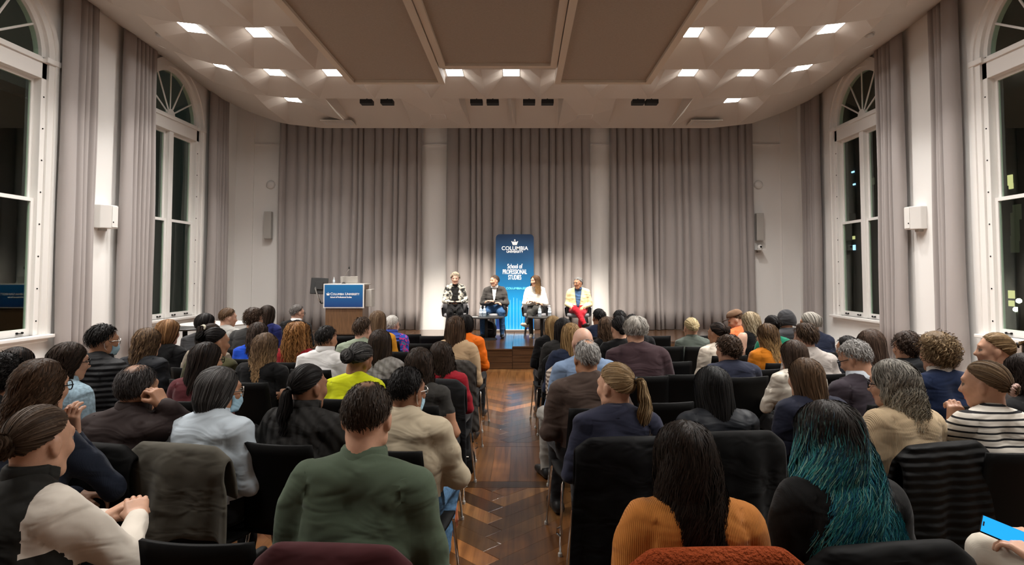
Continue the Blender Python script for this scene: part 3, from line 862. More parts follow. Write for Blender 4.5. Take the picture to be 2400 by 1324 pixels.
_body_cache = {}
def body_mesh(pose, legs, collar, bulk, h, seed):
    key = (pose, legs, collar, bulk, h, seed % 3)
    if key in _body_cache: return _body_cache[key]
    R, Lf = POSES[pose]
    b = {'slim': -.006, 'norm': .004, 'thick': .020, 'puffer': .032}[bulk]
    ab = b * 0.55
    P = []
    for s in (-1, 1):
        P += [(4, 'c', ((s*.075, -.01, .565), (s*.07, .0, .60), .108, .105), .05)]
        P += [(0, 'c', ((s*.056, -.015, .62), (s*.066, -.035, .80), .094 + b, .101 + b), .06),
              (0, 'c', ((s*.066, -.035, .80), (s*.080, -.035, .93), .101 + b, .084 + b), .06)]
        P += [(0, 'c', ((s*.03, -.03, 1.00), (s*.150, -.03, .974), .058 + ab, .050 + ab), .05)]
        P += [(0, 'c', ((s*.03, -.025, 1.045), (s*.10, -.03, .985), .036, .045), .05)]
    P += leg_prims(legs)
    for s, (el, wr, hd) in ((1, R), (-1, Lf)):
        sh = (s*SHO[0], SHO[1], SHO[2]); mid = tuple((sh[i] + el[i]) / 2 for i in range(3))
        P += [(1, 'c', (sh, mid, .061 + ab, .054 + ab), .035), (7, 'c', (mid, el, .054 + ab, .047 + ab), .012), (2, 'c', (el, wr, .047 + ab, .033 + ab*.7), .015)]
    if collar == 'hood': P += [(6, 'c', ((-.06, -.085, 1.01), (.06, -.085, 1.01), .052, .052), .03), (6, 'c', ((0, -.10, .96), (0, -.085, 1.03), .055, .05), .03)]
    V, Q, L = mesh_sdf(P, (-.46, -.30, -.02), (.46, .74, 1.16), h, .0055 if bulk != 'slim' else .0026, seed % 3 * 2.1)
    # clean armhole seam on a plane
    sel = V[:, 2] > .84; f = np.abs(V[:, 0]) - .142 - .10*(.97 - V[:, 2])
    m = sel & (np.abs(f) < h*.55); V[m, 0] -= np.sign(V[m, 0])*f[m]
    Cn = V[Q].mean(1); fc = np.abs(Cn[:, 0]) - .142 - .10*(.97 - Cn[:, 2]); up = (Cn[:, 2] > .86) & ((L == 0) | (L == 1)); L = L.copy(); L[up] = np.where(fc[up] > 0, 1, 0)
    _body_cache[key] = (V, Q, L)
    return _body_cache[key]

_head_cache = {}
def head_mesh(kind, h):
    if (kind, h) in _head_cache: return _head_cache[(kind, h)]
    w = 1.0 if kind == 'm' else 0.955
    P = [(8, 'e', ((0, -.012, .030), (.076*w, .096, .091)), .03),
         (8, 'e', ((0, .022, -.028), (.059*w, .070, .088)), .035),
         (8, 'c', ((-.03*w, .045, -.092), (.03*w, .045, -.092), .022, .022), .03),
         (8, 'c', ((-.045*w, .005, -.060), (.045*w, .005, -.060), .026, .026), .03),
         (8, 'c', ((0, .070, -.098), (0, .066, -.090), .018, .018), .02),
         (8, 'c', ((-.030, .074, .034), (.030, .074, .034), .016, .016), .012),
         (8, 'c', ((0, .082, .018), (0, .104, -.026), .008, .012), .010),
         (8, 'c', ((-.011, .092, -.030), (.011, .092, -.030), .008, .008), .006),
         (8, 'c', ((-.040*w, .062, -.018), (-.025*w, .070, -.025), .022, .020), .02),
         (8, 'c', ((.040*w, .062, -.018), (.025*w, .070, -.025), .022, .020), .02),
         (8, 'c', ((0, -.022, -.05), (0, -.052, -.155), .051*w, .058*w), .03),
         (8, '-e', ((-.031, .098, .010), (.016, .016, .010)), .008), (8, '-e', ((.031, .098, .010), (.016, .016, .010)), .008),
         (10, 'e', ((-.031, .075, .009), (.013, .013, .011)), .003), (10, 'e', ((.031, .075, .009), (.013, .013, .011)), .003),
         (9, 'c', ((-.017, .084, -.057), (.017, .084, -.057), .0045, .0045), .003), (9, 'c', ((-.013, .086, -.066), (.013, .086, -.066), .005, .005), .003),
         ]
    for s in (-1, 1):
        P += [(8, 'e', ((s*.079*w, -.010, .000), (.009, .019, .031)), .006), (8, 'e', ((s*.076*w, -.004, -.024), (.008, .012, .012)), .006)]
    V, Q, L = mesh_sdf(P, (-.115, -.13, -.23), (.115, .135, .14), h)
    _head_cache[(kind, h)] = (V, Q, L); return V, Q, L

_hand_cache = {}
def hand_mesh(curl, h):
    """right hand: wrist at origin, fingers +y, palm -z, thumb towards -x"""
    if (curl, h) in _hand_cache: return _hand_cache[(curl, h)]
    P = [(3, 'c', ((0, -.03, 0), (0, .01, 0), .026, .027), .02)]
    xs = (-.030, -.010, .010, .029); ln = (.040, .044, .041, .032)
    for x, l in zip(xs, ln):
        k = (x * 0.75, .015, 0); m = (x, .085 - abs(x)*.25, .004)
        P.append((3, 'c', (k, m, .016, .0125), .012))
        a = 0.0; p = np.array(m); r = .0098
        for seg, f in ((l, .9), (l*.62, 1.25), (l*.5, .9)):
            a += curl * f
            q = p + np.array([x*0.06*(1-curl), math.cos(a)*seg, -math.sin(a)*seg])
            P.append((3, 'c', (tuple(p), tuple(q), r, r*.90), .004)); p = q; r *= .92
    P += [(3, 'c', ((-.018, .015, -.004), (-.042, .046, -.012), .016, .0125), .012), (3, 'c', ((-.042, .046, -.012), (-.046, .080 - .015*curl, -.018 - .02*curl), .0115, .0105), .005),
          (3, 'c', ((-.046, .080 - .015*curl, -.018 - .02*curl), (-.038, .103 - .03*curl, -.026 - .03*curl), .0105, .008), .004)]
    V, Q, L = mesh_sdf(P, (-.075, -.065, -.11), (.06, .20, .045), h)
    _hand_cache[(curl, h)] = (V, Q, L); return V, Q, L

def rot_xyz(yaw=0, pitch=0, roll=0):
    """pitch > 0 looks up, roll > 0 tilts towards +x"""
    return np.array(Matrix.Rotation(yaw, 3, 'Z') @ Matrix.Rotation(pitch, 3, 'X') @ Matrix.Rotation(roll, 3, 'Y'), dtype=np.float32)

def hand_frame(fwd, palm=(0, 0, -1)):
    y = Vector(fwd).normalized(); z = -Vector(palm); z = (z - y * z.dot(y)).normalized(); x = y.cross(z)
    return np.array(((x[0], y[0], z[0]), (x[1], y[1], z[1]), (x[2], y[2], z[2])), dtype=np.float32)

# ---- hair -----------------------------------------------------------
HC = np.array([0, -.012, .030], np.float32); HR = np.array([.0785, .0995, .0945], np.float32)
def dirv(phi, th):
    """phi 0 = back of the head, +90 = +x side, 180 = face; th from the crown"""
    return np.stack([np.sin(th)*np.sin(phi), -np.sin(th)*np.cos(phi), np.cos(th)], -1)
def hairline(phi):
    a = np.abs(phi); d = np.degrees(a)
    return np.radians(np.interp(d, [0, 40, 75, 95, 120, 150, 180], [128, 122, 100, 84, 66, 52, 47]))
def slerp(a, b, t):
    dot = np.clip((a*b).sum(-1, keepdims=True), -.9999, .9999); om = np.arccos(dot)
    return (np.sin((1-t)*om)*a + np.sin(t*om)*b) / np.sin(om)
def tubes(S, Rr, C, rs=np.random.RandomState(3)):
    """S (N,P,3) strands, Rr (N,P) half widths, C (N,P,3) colours -> thin flat locks: verts, quads, colours"""
    N, Pn = S.shape[:2]
    T = np.gradient(S, axis=1); T /= np.linalg.norm(T, axis=-1, keepdims=True) + 1e-9
    O = S - HC; O[..., 2] *= .5; O /= np.linalg.norm(O, axis=-1, keepdims=True) + 1e-9
    A = np.cross(T, O); A /= np.linalg.norm(A, axis=-1, keepdims=True) + 1e-9
    B = np.cross(A, T)
    q = rs.uniform(-.3, .3, (N, 1, 1))
    D = A*np.cos(q) + B*np.sin(q)
    V = np.stack([S - D*Rr[..., None], S + D*Rr[..., None]], 2).reshape(-1, 3)
    Cc = np.repeat(C[:, :, None, :], 2, 2).reshape(-1, 3)
    base = ((np.arange(N)[:, None]*Pn + np.arange(Pn-1)[None]) * 2).reshape(-1)
    return V, np.stack([base, base + 1, base + 3, base + 2], -1), Cc
def grid_quads(n, m, off=0):
    i, j = np.meshgrid(np.arange(n-1), np.arange(m-1), indexing='ij')
    a = (i*m + j).ravel() + off
    return np.stack([a, a+1, a+m+1, a+m], 1)

def make_hair(style, rs, dens, c1, c2, tip=None, L=.25, vol=.010, wave=.004, wl=.09, tie=88, bald=None, curl=0, tipmix=(.35, .9), gather=.45, spread=1.0, part=0.0, w=1.0, back=0.0, tail_off=0.0, tip2=None):
    """returns dict part -> (verts, quads, colours). back pushes hanging hair out over the shoulders"""
    out = {}
    c1 = np.array(c1, np.float32); c2 = np.array(c2, np.float32)
    tipc = np.array(tip if tip is not None else c2, np.float32)
    fat = 1.0 / math.sqrt(max(dens, .15)); fat = min(fat, 1.7) * w
    def colour(N, Pn, tt):
        m = np.clip(rs.beta(1.2, 2.8, (N, 1, 1)), 0, 1).astype(np.float32)
        c = c1 + (c2 - c1) * m
        c = np.repeat(c, Pn, 1)
        if tip is not None:
            a = np.clip((tt - tipmix[0] - rs.uniform(-.1, .1, (N, 1))) / (tipmix[1]-tipmix[0]), 0, 1)[..., None]
            tv = tipc * rs.uniform(.55, 1.3, (N, 1, 1))
            if tip2 is not None:
                k2 = rs.uniform(0, 1, (N, 1, 1)); tv = np.where(k2 < .45, tv, np.where(k2 < .85, np.array(tip2[0])*rs.uniform(.6, 1.2, (N, 1, 1)), np.array(tip2[1])))
            c = c*(1-a) + tv*a
        return (c * rs.uniform(.68, 1.02, (N, 1, 1))).astype(np.float32)
    V, Q, C = [], [], []
    def put(v, q, c, key='hair'):
        out.setdefault(key, [[], [], [], 0])
        d = out[key]; d[0].append(v.astype(np.float32)); d[1].append(q + d[3]); d[2].append(c); d[3] += len(v)
    if not curl and wave <= .006: wl = .22; wave = wave*.7
    def wavy(S, s, amp, wln, ph):
        """waves growing along the strand; s arc length"""
        T = np.gradient(S, axis=1); T /= np.linalg.norm(T, axis=-1, keepdims=True) + 1e-9
        O = S - HC; O[..., 2] *= .3; O /= np.linalg.norm(O, axis=-1, keepdims=True) + 1e-9
        A = np.cross(T, O); A /= np.linalg.norm(A, axis=-1, keepdims=True) + 1e-9
        k = 2*np.pi*s/wln + ph
        return S + A*(amp*np.sin(k))[..., None] + O*(amp*np.cos(k))[..., None]*.7
    # scalp cap ------------------------------------------------------
    ph = np.linspace(-np.pi, np.pi, 41); tt = np.linspace(0, 1, 15)
    PH, TT = np.meshgrid(ph, tt, indexing='ij')
    th = TT * hairline(PH)
    Dv = dirv(PH, th)
    capoff = .004 + (vol*.8 if style in ('curly', 'afro') else vol*.5)
    edge = np.clip((1 - TT) * 6, 0, 1)
    if style == 'afro': edge = edge**.5
    rough = 1 + (.0 if style == 'tied' else .02)*np.sin(PH*7 + TT*9)
    capP = HC + Dv * (HR - .006 + (capoff + .003)*edge[..., None]) * rough[..., None]
    q = grid_quads(41, 15)
    cc = np.repeat((c1*.75 + c2*.1)[None], 41*15, 0).astype(np.float32)
    if bald:
        bd = dirv(np.array(math.radians(bald[0])), np.array(math.radians(bald[1])))
        ang = np.degrees(np.arccos(np.clip((Dv.reshape(-1, 3) @ bd), -1, 1)))
        k = np.clip((bald[2]*1.25 - ang)/(bald[2]*.7), 0, 1)[:, None]*(bald[3] if len(bald) > 3 else 1.0)
        cc = (cc*(1 - k) + np.array([.42, .235, .15], np.float32)*k).astype(np.float32)
        capP = capP.reshape(-1, 3); capP = capP - (capP - HC)*k*.035
    if style != 'none': put(capP.reshape(-1, 3), q, cc)
    n_s = lambda k: max(24, int(k * dens))
    if style in ('long', 'bob'):
        phm = np.radians(118)
        def path(phe, q_part, off, Lk, Pn, s0, noise):
            N = len(phe)
            a = np.abs(phe) / phm
            sag = np.radians(48 - 93*a**.8) + q_part
            root = np.stack([np.sin(part)*np.ones(N) + .03*np.sign(phe), -np.sin(sag), np.cos(sag)], -1); root /= np.linalg.norm(root, axis=-1, keepdims=True)
            ex = dirv(phe, np.full(N, np.radians(93.0)))
            t = np.linspace(0, 1, Pn)[None] * np.ones((N, 1))
            arc = np.arccos(np.clip((root*ex).sum(-1), -1, 1)) * .095
            tot = arc*(1 - s0) + Lk
            s = t*tot[:, None] + (arc*s0)[:, None]
            ta = np.clip(s/arc[:, None], 0, 1)
            D = slerp(np.repeat(root[:, None], Pn, 1), np.repeat(ex[:, None], Pn, 1), ta[..., None])
            drop = np.maximum(0, s - arc[:, None])
            offg = off[:, None]*(.35 + .65*np.clip(s/.08, 0, 1))
            S = HC + D*(HR + offg[..., None])
            # hanging part: gather towards the back, hang outside the shoulders
            g = gather*np.clip(drop/.22, 0, 1)
            pe = phe[:, None]*(1 - g)
            dd = drop > 0
            rx = (HR[0] + offg + .10*drop*spread); ry = (HR[1] + offg + (.06 + back)*drop)
            if style == 'bob':
                cu = np.clip((drop - (Lk[:, None] - .05))/.05, 0, 1); rx = rx - .022*cu; ry = ry - .022*cu
            hang = np.stack([HC[0] + np.sin(pe)*rx, HC[1] - np.cos(pe)*ry, HC[2] + np.cos(np.radians(93.0))*HR[2] - drop], -1)
            S = np.where(dd[..., None], hang, S)
            return S, s, t
        # inner shell
        n1, n2 = 33, 18
        phe = np.linspace(-phm, phm, n1); S, s, t = path(phe, np.zeros(n1), np.full(n1, vol*.55), np.full(n1, L*.93), n2, np.zeros(n1), 0)
        ec = c1 + (c2-c1)*.2; ct = np.clip((t - tipmix[0])/(tipmix[1]-tipmix[0]), 0, 1)[..., None] if tip is not None else np.zeros((n1, n2, 1))
        cs = (ec*(1-ct) + tipc*.55*ct).astype(np.float32)
        put(S.reshape(-1, 3), grid_quads(n1, n2), cs.reshape(-1, 3))
        Si = HC + (S - HC)*np.array([.86, .86, 1.0]); put(Si.reshape(-1, 3), grid_quads(n1, n2)[:, ::-1], cs.reshape(-1, 3))
        N = n_s(2000); Pn = 14 if dens > .8 else (10 if dens > .4 else 8)
        if curl: Pn = int(Pn*2.0)
        phe = rs.uniform(-phm, phm, N); 
        Lk = L*(1 + rs.uniform(-.16, .10, N)) * (1 - .10*np.abs(phe)/phm)
        S, s, t = path(phe, rs.normal(0, .05, N), vol*rs.uniform(.5, 1.35, N), Lk, Pn, rs.uniform(0, .35, N), 0)
        fall = np.clip(s/.16, .1, 1.5)
        S = wavy(S, s, (wave*fall + curl*np.clip(s/.1, .3, 1))*rs.uniform(.5, 1.3, (N, 1)), wl*rs.uniform(.9, 1.12, (N, 1)), rs.uniform(0, 6.28, (N, 1)) if curl else (phe[:, None]*4 + rs.normal(0, .55, (N, 1))))
        S += rs.normal(0, .0025, (N, 1, 3))*t[..., None]
        R_ = .0023*fat*(1 - .75*t**2)*rs.uniform(.7, 1.3, (N, 1)) + .0004
        put(*tubes(S, R_, colour(N, Pn, t)))
    elif style in ('short', 'curly', 'afro'):
        N = n_s(2800 if style == 'short' else 2600); Pn = 6 if style == 'short' else (13 if dens > .4 else 9)
        phr = rs.uniform(-np.pi, np.pi, N); u = rs.uniform(0, 1, N)
        thr = np.arccos(1 - u*(1 - np.cos(np.radians(128)))); hl = hairline(phr)
        k = thr < hl*.97; phr, thr = phr[k], thr[k]
        root = dirv(phr, thr)
        if bald:
            bd = dirv(np.array(math.radians(bald[0])), np.array(math.radians(bald[1])))
            ang = np.degrees(np.arccos(np.clip(root @ bd, -1, 1))); k = rs.uniform(0, 1, len(root)) < np.clip((ang - bald[2]*.35)/(bald[2]*.9), .10, 1)**1.5; root, phr, thr = root[k], phr[k], thr[k]
        N = len(root)
        flow = np.stack([root[:, 0]*.5 + .25, -root[:, 1]*.0 - .45*np.ones(N), -np.ones(N)*.9], -1) + rs.normal(0, .20, (N, 3))
        front = root[:, 1] > .35
        flow[front] += np.array([.5, .5, .4])
        flow -= root*(flow*root).sum(-1, keepdims=True); flow /= np.linalg.norm(flow, axis=-1, keepdims=True)
        t = np.linspace(0, 1, Pn)[None]*np.ones((N, 1))
        Lk = L*rs.uniform(.6, 1.3, N)*(1 - .45*np.clip((thr - 1.2), 0, 1))
        D = root[:, None] + flow[:, None]*(t*Lk[:, None]/.095)[..., None]; D /= np.linalg.norm(D, axis=-1, keepdims=True)
        off = .002 + vol*rs.uniform(.5, 1.4, (N, 1))*np.sin(np.clip(t*2.2, 0, 1.9))
        if style == 'afro': off = .004 + vol*rs.uniform(.6, 1.3, (N, 1))*np.clip(t*1.2, 0, 1)
        S = HC + D*(HR - .003 + off[..., None])
        s = t*Lk[:, None]
        if curl or wave: S = wavy(S, s, (curl + wave)*np.clip(t*2, 0, 1)*rs.uniform(.6, 1.3, (N, 1)), wl*rs.uniform(.8, 1.2, (N, 1)), rs.uniform(0, 6.28, (N, 1)))
        R_ = (.0016 if style == 'short' else .0022)*fat*(1 - .7*t**2)*rs.uniform(.7, 1.3, (N, 1)) + .0003
        put(*tubes(S, R_, colour(N, Pn, t)))
    elif style == 'tied':
        N = n_s(1500); Pn = 11 if dens > .6 else 8
        phr = rs.uniform(-np.pi, np.pi, N); thr = hairline(phr)*rs.uniform(.35, .99, N)
        root = dirv(phr, thr); td = dirv(np.array(0.0 + tail_off), np.array(math.radians(tie)))
        t = np.linspace(0, 1, Pn)[None]*np.ones((N, 1))
        D = slerp(np.repeat(root[:, None], Pn, 1), np.broadcast_to(td, (N, Pn, 3)), (t*.97)[..., None])
        off = vol*(.35 + .65*np.sin(np.pi*np.clip(t, 0, 1)**.8))*rs.uniform(.6, 1.25, (N, 1)) + .004*t
        S = HC + D*(HR - .002 + off[..., None]); S += rs.normal(0, .0012, (N, 1, 3))
        R_ = .0026*fat*(1 - .3*t)*rs.uniform(.7, 1.3, (N, 1))
        put(*tubes(S, R_, colour(N, Pn, t*.3)))
    # eyebrows
    Nb = 26; xb = np.linspace(.016, .046, Nb); sg = np.concatenate([np.ones(Nb), -np.ones(Nb)]); xb = np.concatenate([xb, xb])
    zb = .0305 + .004*np.sin((xb - .016)/.03*2.4); yb = .0915 - 6.5*(xb - .012)**2
    t3 = np.linspace(0, 1, 3)[None]*np.ones((2*Nb, 1))
    Sb = np.stack([(sg*xb)[:, None] + sg[:, None]*.005*t3, yb[:, None] - .001*t3, zb[:, None] + .0035*(1 - t3*.6)], -1)
    put(*tubes(Sb, .0011*(1 - .5*t3), np.broadcast_to(c1*.9 + c2*.1, (2*Nb, 3, 3)).astype(np.float32)))
    return {k: (np.concatenate(d[0]), np.concatenate(d[1]), np.concatenate(d[2])) for k, d in out.items()}, colour

def tie_point(tie, vol, tail_off=0.0, out=.012):
    td = dirv(np.array(0.0 + tail_off), np.array(math.radians(tie)))
    return HC + td*(HR + vol + out), td

def make_tail(rs, dens, colour, tie, vol, L, spread=.03, wave=.006, wl=.12, tail_off=0.0, thick=.011, lift=.03, curl=0):
    p0, td = tie_point(tie, vol, tail_off)
    N = max(60, int(700*dens)); Pn = 16 if dens > .8 else 11
    if curl: Pn = int(Pn*1.6)
    t = np.linspace(0, 1, Pn)[None]*np.ones((N, 1))
    a = rs.uniform(0, 6.28, N); r = np.sqrt(rs.uniform(0, 1, N))
    Lk = L*rs.uniform(.72, 1.08, N); s = t*Lk[:, None]
    lat = np.cross(td, np.array([0, 0, 1.0])); lat /= np.linalg.norm(lat)
    sp = (thick + spread*np.sin(np.pi*np.clip(t*.75 + .05, 0, 1)))*r[:, None]
    arch = lift*np.sin(np.clip(s/.07, 0, 1)*np.pi/2)
    base = p0 + td*arch[..., None]
    drop = np.maximum(0, s - .02)
    base = base + np.array([0, 0, -1.0])*drop[..., None] + np.array([0, 0, 1.0])*(lift*.5*np.sin(np.clip(s/.09, 0, 1)*np.pi))[..., None]
    S = base + lat*(sp*np.cos(a)[:, None])[..., None] + td*(sp*np.sin(a)[:, None]*.8)[..., None]
    ph = rs.normal(0, .6, (N, 1)); k = 2*np.pi*s/wl + ph
    S = S + lat*((wave + curl)*np.clip(s/.12, 0, 1.4)*np.sin(k))[..., None] + td*((wave*.5 + curl)*np.clip(s/.12, 0, 1.4)*np.cos(k))[..., None]
    R_ = .0027*min(1.6, 1/math.sqrt(max(dens, .2)))*(1 - .8*t**2)*rs.uniform(.7, 1.3, (N, 1)) + .0004
    return tubes(S, R_, colour(N, Pn, t))

def make_bun(rs, dens, colour, tie, vol, R=.03, tail_off=0.0, messy=.004):
    p0, td = tie_point(tie, vol, tail_off, out=R*.55)
    N = max(50, int(500*dens)); Pn = 16 if dens > .8 else 12
    t = np.linspace(0, 1, Pn)[None]*np.ones((N, 1))
    lat = np.cross(td, np.array([0, 0, 1.0])); lat /= np.linalg.norm(lat); up = np.cross(lat, td)
    a0 = rs.uniform(0, 6.28, (N, 1)); tw = rs.uniform(.6, 1.0, (N, 1))*4.5
    lt = rs.uniform(-1.35, 1.35, (N, 1))
    a = a0 + tw*t; la = lt + .5*np.sin(a*1.5 + a0)
    rr = R*(1 + rs.uniform(-.12, .10, (N, 1)))
    S = p0 + (lat*(np.cos(a)*np.cos(la))[..., None] + up*(np.sin(a)*np.cos(la))[..., None] + td*(np.sin(la)*.75)[..., None])*rr[..., None]
    S += rs.normal(0, messy, (N, 1, 3))*.5
    R_ = .0032*min(1.6, 1/math.sqrt(max(dens, .2)))*rs.uniform(.7, 1.3, (N, 1))*np.ones_like(t)
    v, q, c = tubes(S, R_, colour(N, Pn, t*.4))
    # solid core
    ph = np.linspace(0, 2*np.pi, 15); th = np.linspace(0, np.pi, 9); PH, TH = np.meshgrid(ph, th, indexing='ij')
    W = p0 + (lat*(np.cos(PH)*np.sin(TH))[..., None] + up*(np.sin(PH)*np.sin(TH))[..., None] + td*(np.cos(TH)*.75)[..., None])*R*.93
    q2 = grid_quads(15, 9) + len(v)
    return np.concatenate([v, W.reshape(-1, 3)]), np.concatenate([q, q2]), np.concatenate([c, np.repeat(c[:1], 135, 0)])

# ---- people materials ------------------------------------------------
_m, _nt, _b = nmat('hair')
_a = _nt.nodes.new('ShaderNodeAttribute'); _a.attribute_name = 'Col'
_nt.links.new(_a.outputs['Color'], _b.inputs['Base Color'])
_b.inputs['Roughness'].default_value = 0.48; _b.inputs['Specular IOR Level'].default_value = 0.09
M['hair'] = _m
def skin(name, c): return basic('skin_' + name, c, 0.5, spec=0.4, bump=0.04, bscale=300, var=0.07, vscale=30, subs=0.12)
SK = {'pale': skin('pale', (0.62, 0.37, 0.27)), 'fair': skin('fair', (0.55, 0.31, 0.205)), 'tan': skin('tan', (0.42, 0.215, 0.125)), 'brown': skin('brown', (0.27, 0.13, 0.075)), 'dark': skin('dark', (0.12, 0.055, 0.032))}
M['lips'] = basic('lips', (0.42, 0.14, 0.12), 0.4); M['eye'] = basic('eye', (0.20, 0.15, 0.12), 0.2); M['brow'] = basic('brow', (0.06, 0.04, 0.03), 0.8)

_cl = {}
def cloth(c, kind='plain'):
    """fabric with folds; kind gives weave and pattern"""
    key = (tuple(c), kind)
    if key in _cl: return _cl[key]
    m, nt, b = nmat('fabric_%s_%d' % (kind, len(_cl)))
    b.inputs['Base Color'].default_value = (*c, 1)
    b.inputs['Roughness'].default_value = {'satin': .4, 'leather': .45, 'puffer': .6, 'shell': .65}.get(kind, .85)
    b.inputs['Specular IOR Level'].default_value = .3 if kind == 'satin' else .10
    if kind in ('knit', 'plain', 'rib'): b.inputs['Sheen Weight'].default_value = .08
    tc = nt.nodes.new('ShaderNodeTexCoord')
    n = nt.nodes.new('ShaderNodeTexNoise'); n.inputs['Scale'].default_value = 1.0; n.inputs['Detail'].default_value = 1.6; n.inputs['Roughness'].default_value = 0.45; n.inputs['Distortion'].default_value = 0.9
    mp = nt.nodes.new('ShaderNodeMapping'); mp.inputs['Scale'].default_value = (4.5, 5.5, 10)
    nt.links.new(tc.outputs['Object'], mp.inputs['Vector']); nt.links.new(mp.outputs[0], n.inputs['Vector'])
    bp = nt.nodes.new('ShaderNodeBump'); bp.inputs['Strength'].default_value = .6; bp.inputs['Distance'].default_value = .045
    nt.links.new(n.outputs['Fac'], bp.inputs['Height'])
    last = bp
    def wave(scale, rot, dist, strength, prof='SIN', axis='Z', distort=0.0):
        w = nt.nodes.new('ShaderNodeTexWave'); w.wave_type = 'BANDS'; w.bands_direction = axis; w.wave_profile = prof
        w.inputs['Scale'].default_value = scale; w.inputs['Distortion'].default_value = distort; w.inputs['Detail'].default_value = 1
        nt.links.new(tc.outputs['Object'], w.inputs['Vector'])
        b2 = nt.nodes.new('ShaderNodeBump'); b2.inputs['Strength'].default_value = strength; b2.inputs['Distance'].default_value = dist
        nt.links.new(w.outputs['Fac'], b2.inputs['Height']); nt.links.new(last.outputs['Normal'], b2.inputs['Normal']); return b2, w
    if kind == 'puffer': last, _ = wave(8.5, 0, .018, .6, distort=.8)
    elif kind == 'rib': last, _ = wave(60, 0, .003, .45, axis='X')
    elif kind == 'knit': last, _ = wave(75, 0, .002, .10, axis='X', distort=1)
    elif kind == 'quilt':
        for ax in ('DIAGONAL',): last, _ = wave(7, 0, .012, .6, axis=ax)
        last, _ = wave(7, 0, .012, .6, axis='X')
    elif kind == 'fur':
        n3 = nt.nodes.new('ShaderNodeTexNoise'); n3.inputs['Scale'].default_value = 90; n3.inputs['Detail'].default_value = 4
        nt.links.new(tc.outputs['Object'], n3.inputs['Vector']); b2 = nt.nodes.new('ShaderNodeBump'); b2.inputs['Strength'].default_value = 1; b2.inputs['Distance'].default_value = .02
        nt.links.new(n3.outputs['Fac'], b2.inputs['Height']); nt.links.new(last.outputs['Normal'], b2.inputs['Normal']); last = b2
    elif kind == 'stripe':
        w = nt.nodes.new('ShaderNodeTexWave'); w.bands_direction = 'Z'; w.inputs['Scale'].default_value = 10.5; w.inputs['Distortion'].default_value = .25
        nt.links.new(tc.outputs['Object'], w.inputs['Vector'])
        rp = nt.nodes.new('ShaderNodeValToRGB'); rp.color_ramp.interpolation = 'CONSTANT'
        rp.color_ramp.elements[0].color = (.02, .02, .022, 1); rp.color_ramp.elements[1].position = .2; rp.color_ramp.elements[1].color = (*c, 1)
        nt.links.new(w.outputs['Fac'], rp.inputs['Fac']); nt.links.new(rp.outputs['Color'], b.inputs['Base Color'])
    elif kind in ('floral', 'denim', 'print'):
        v = nt.nodes.new('ShaderNodeTexNoise'); v.inputs['Scale'].default_value = {'floral': 22, 'denim': 60, 'print': 14}[kind]; v.inputs['Detail'].default_value = 3
        nt.links.new(tc.outputs['Object'], v.inputs['Vector'])
        rp = nt.nodes.new('ShaderNodeValToRGB'); e = rp.color_ramp.elements
        if kind == 'floral':
            e[0].color = (.03, .07, .35, 1); e[0].position = .42; e[1].color = (.55, .04, .22, 1); e[1].position = .52
            q = e.new(.62); q.color = (.05, .25, .45, 1); rp.color_ramp.interpolation = 'CONSTANT'
        elif kind == 'print':
            e[0].color = (.03, .03, .03, 1); e[0].position = .42; e[1].color = (.62, .60, .52, 1); e[1].position = .56
        else:
            e[0].color = (*[x*.8 for x in c], 1); e[1].color = (*[min(1, x*1.25) for x in c], 1); e[0].position = .35; e[1].position = .65
        nt.links.new(v.outputs['Fac'], rp.inputs['Fac']); nt.links.new(rp.outputs['Color'], b.inputs['Base Color'])
    nt.links.new(last.outputs['Normal'], b.inputs['Normal'])
    _cl[key] = m; return m
TR_BLACK = cloth((.012, .012, .013)); TR_JEAN = cloth((.08, .16, .27), 'denim'); TR_GREY = cloth((.10, .10, .105)); SHOE_B = basic('shoe_black', (.012, .012, .012), .4); SHOE_W = basic('shoe_white', (.55, .53, .50), .55)

def add_glasses(root, hm, hp, dark=True, far=False):
    g = MB(); n = 10 if far else 16
    for s in (-1, 1):
        g.tube([(s*.032 + .026*math.cos(2*math.pi*k/n), .101 - .010*abs(math.cos(2*math.pi*k/n)) , .006 + .020*math.sin(2*math.pi*k/n)) for k in range(n + 1)], .0026, 5, cap=False)
        g.tube([(s*.058, .094, .010), (s*.076, .05, .010), (s*.080, -.005, .008), (s*.079, -.022, -.012)], .0026, 5)
    g.tube([(-.008, .104, .010), (.008, .104, .010)], .0026, 5)
    V = np.array(g.v, np.float32) @ hm.T + hp; g.v = [tuple(p) for p in V]
    o = g.build('glasses', M['black'] if dark else M['steel'], root); return o
def add_mask(root, hm, hp):
    P = []
    for j in range(9):
        z = -.010 - .085*j/8; row = []
        for k in range(15):
            a = math.radians(-80 + 160*k/14)
            r = 1.0 - .10*abs(j-4)/4
            row.append((.066*math.sin(a)*(1 - .10*j/8), .018 + .090*math.cos(a)*r + .006*math.cos(math.pi*(j-3)/6), z))
        P.append(row)
    m = MB().grid(P)
    V = np.array(m.v, np.float32) @ hm.T + hp; m.v = [tuple(p) for p in V]
    o = m.build('face_mask', cloth((.36, .56, .68)), root, smooth=True, solid=.003); o['label'] = 'pale blue surgical mask'
    l = MB()
    for s in (-1, 1):
        l.tube([(s*.064, .035, -.012), (s*.080, -.008, .012), (s*.083, -.026, -.004), (s*.079, -.016, -.040), (s*.056, .035, -.088)], .0018, 5)
    V = np.array(l.v, np.float32) @ hm.T + hp; l.v = [tuple(p) for p in V]
    l.build('ear_loop', M['white_pl'], o)

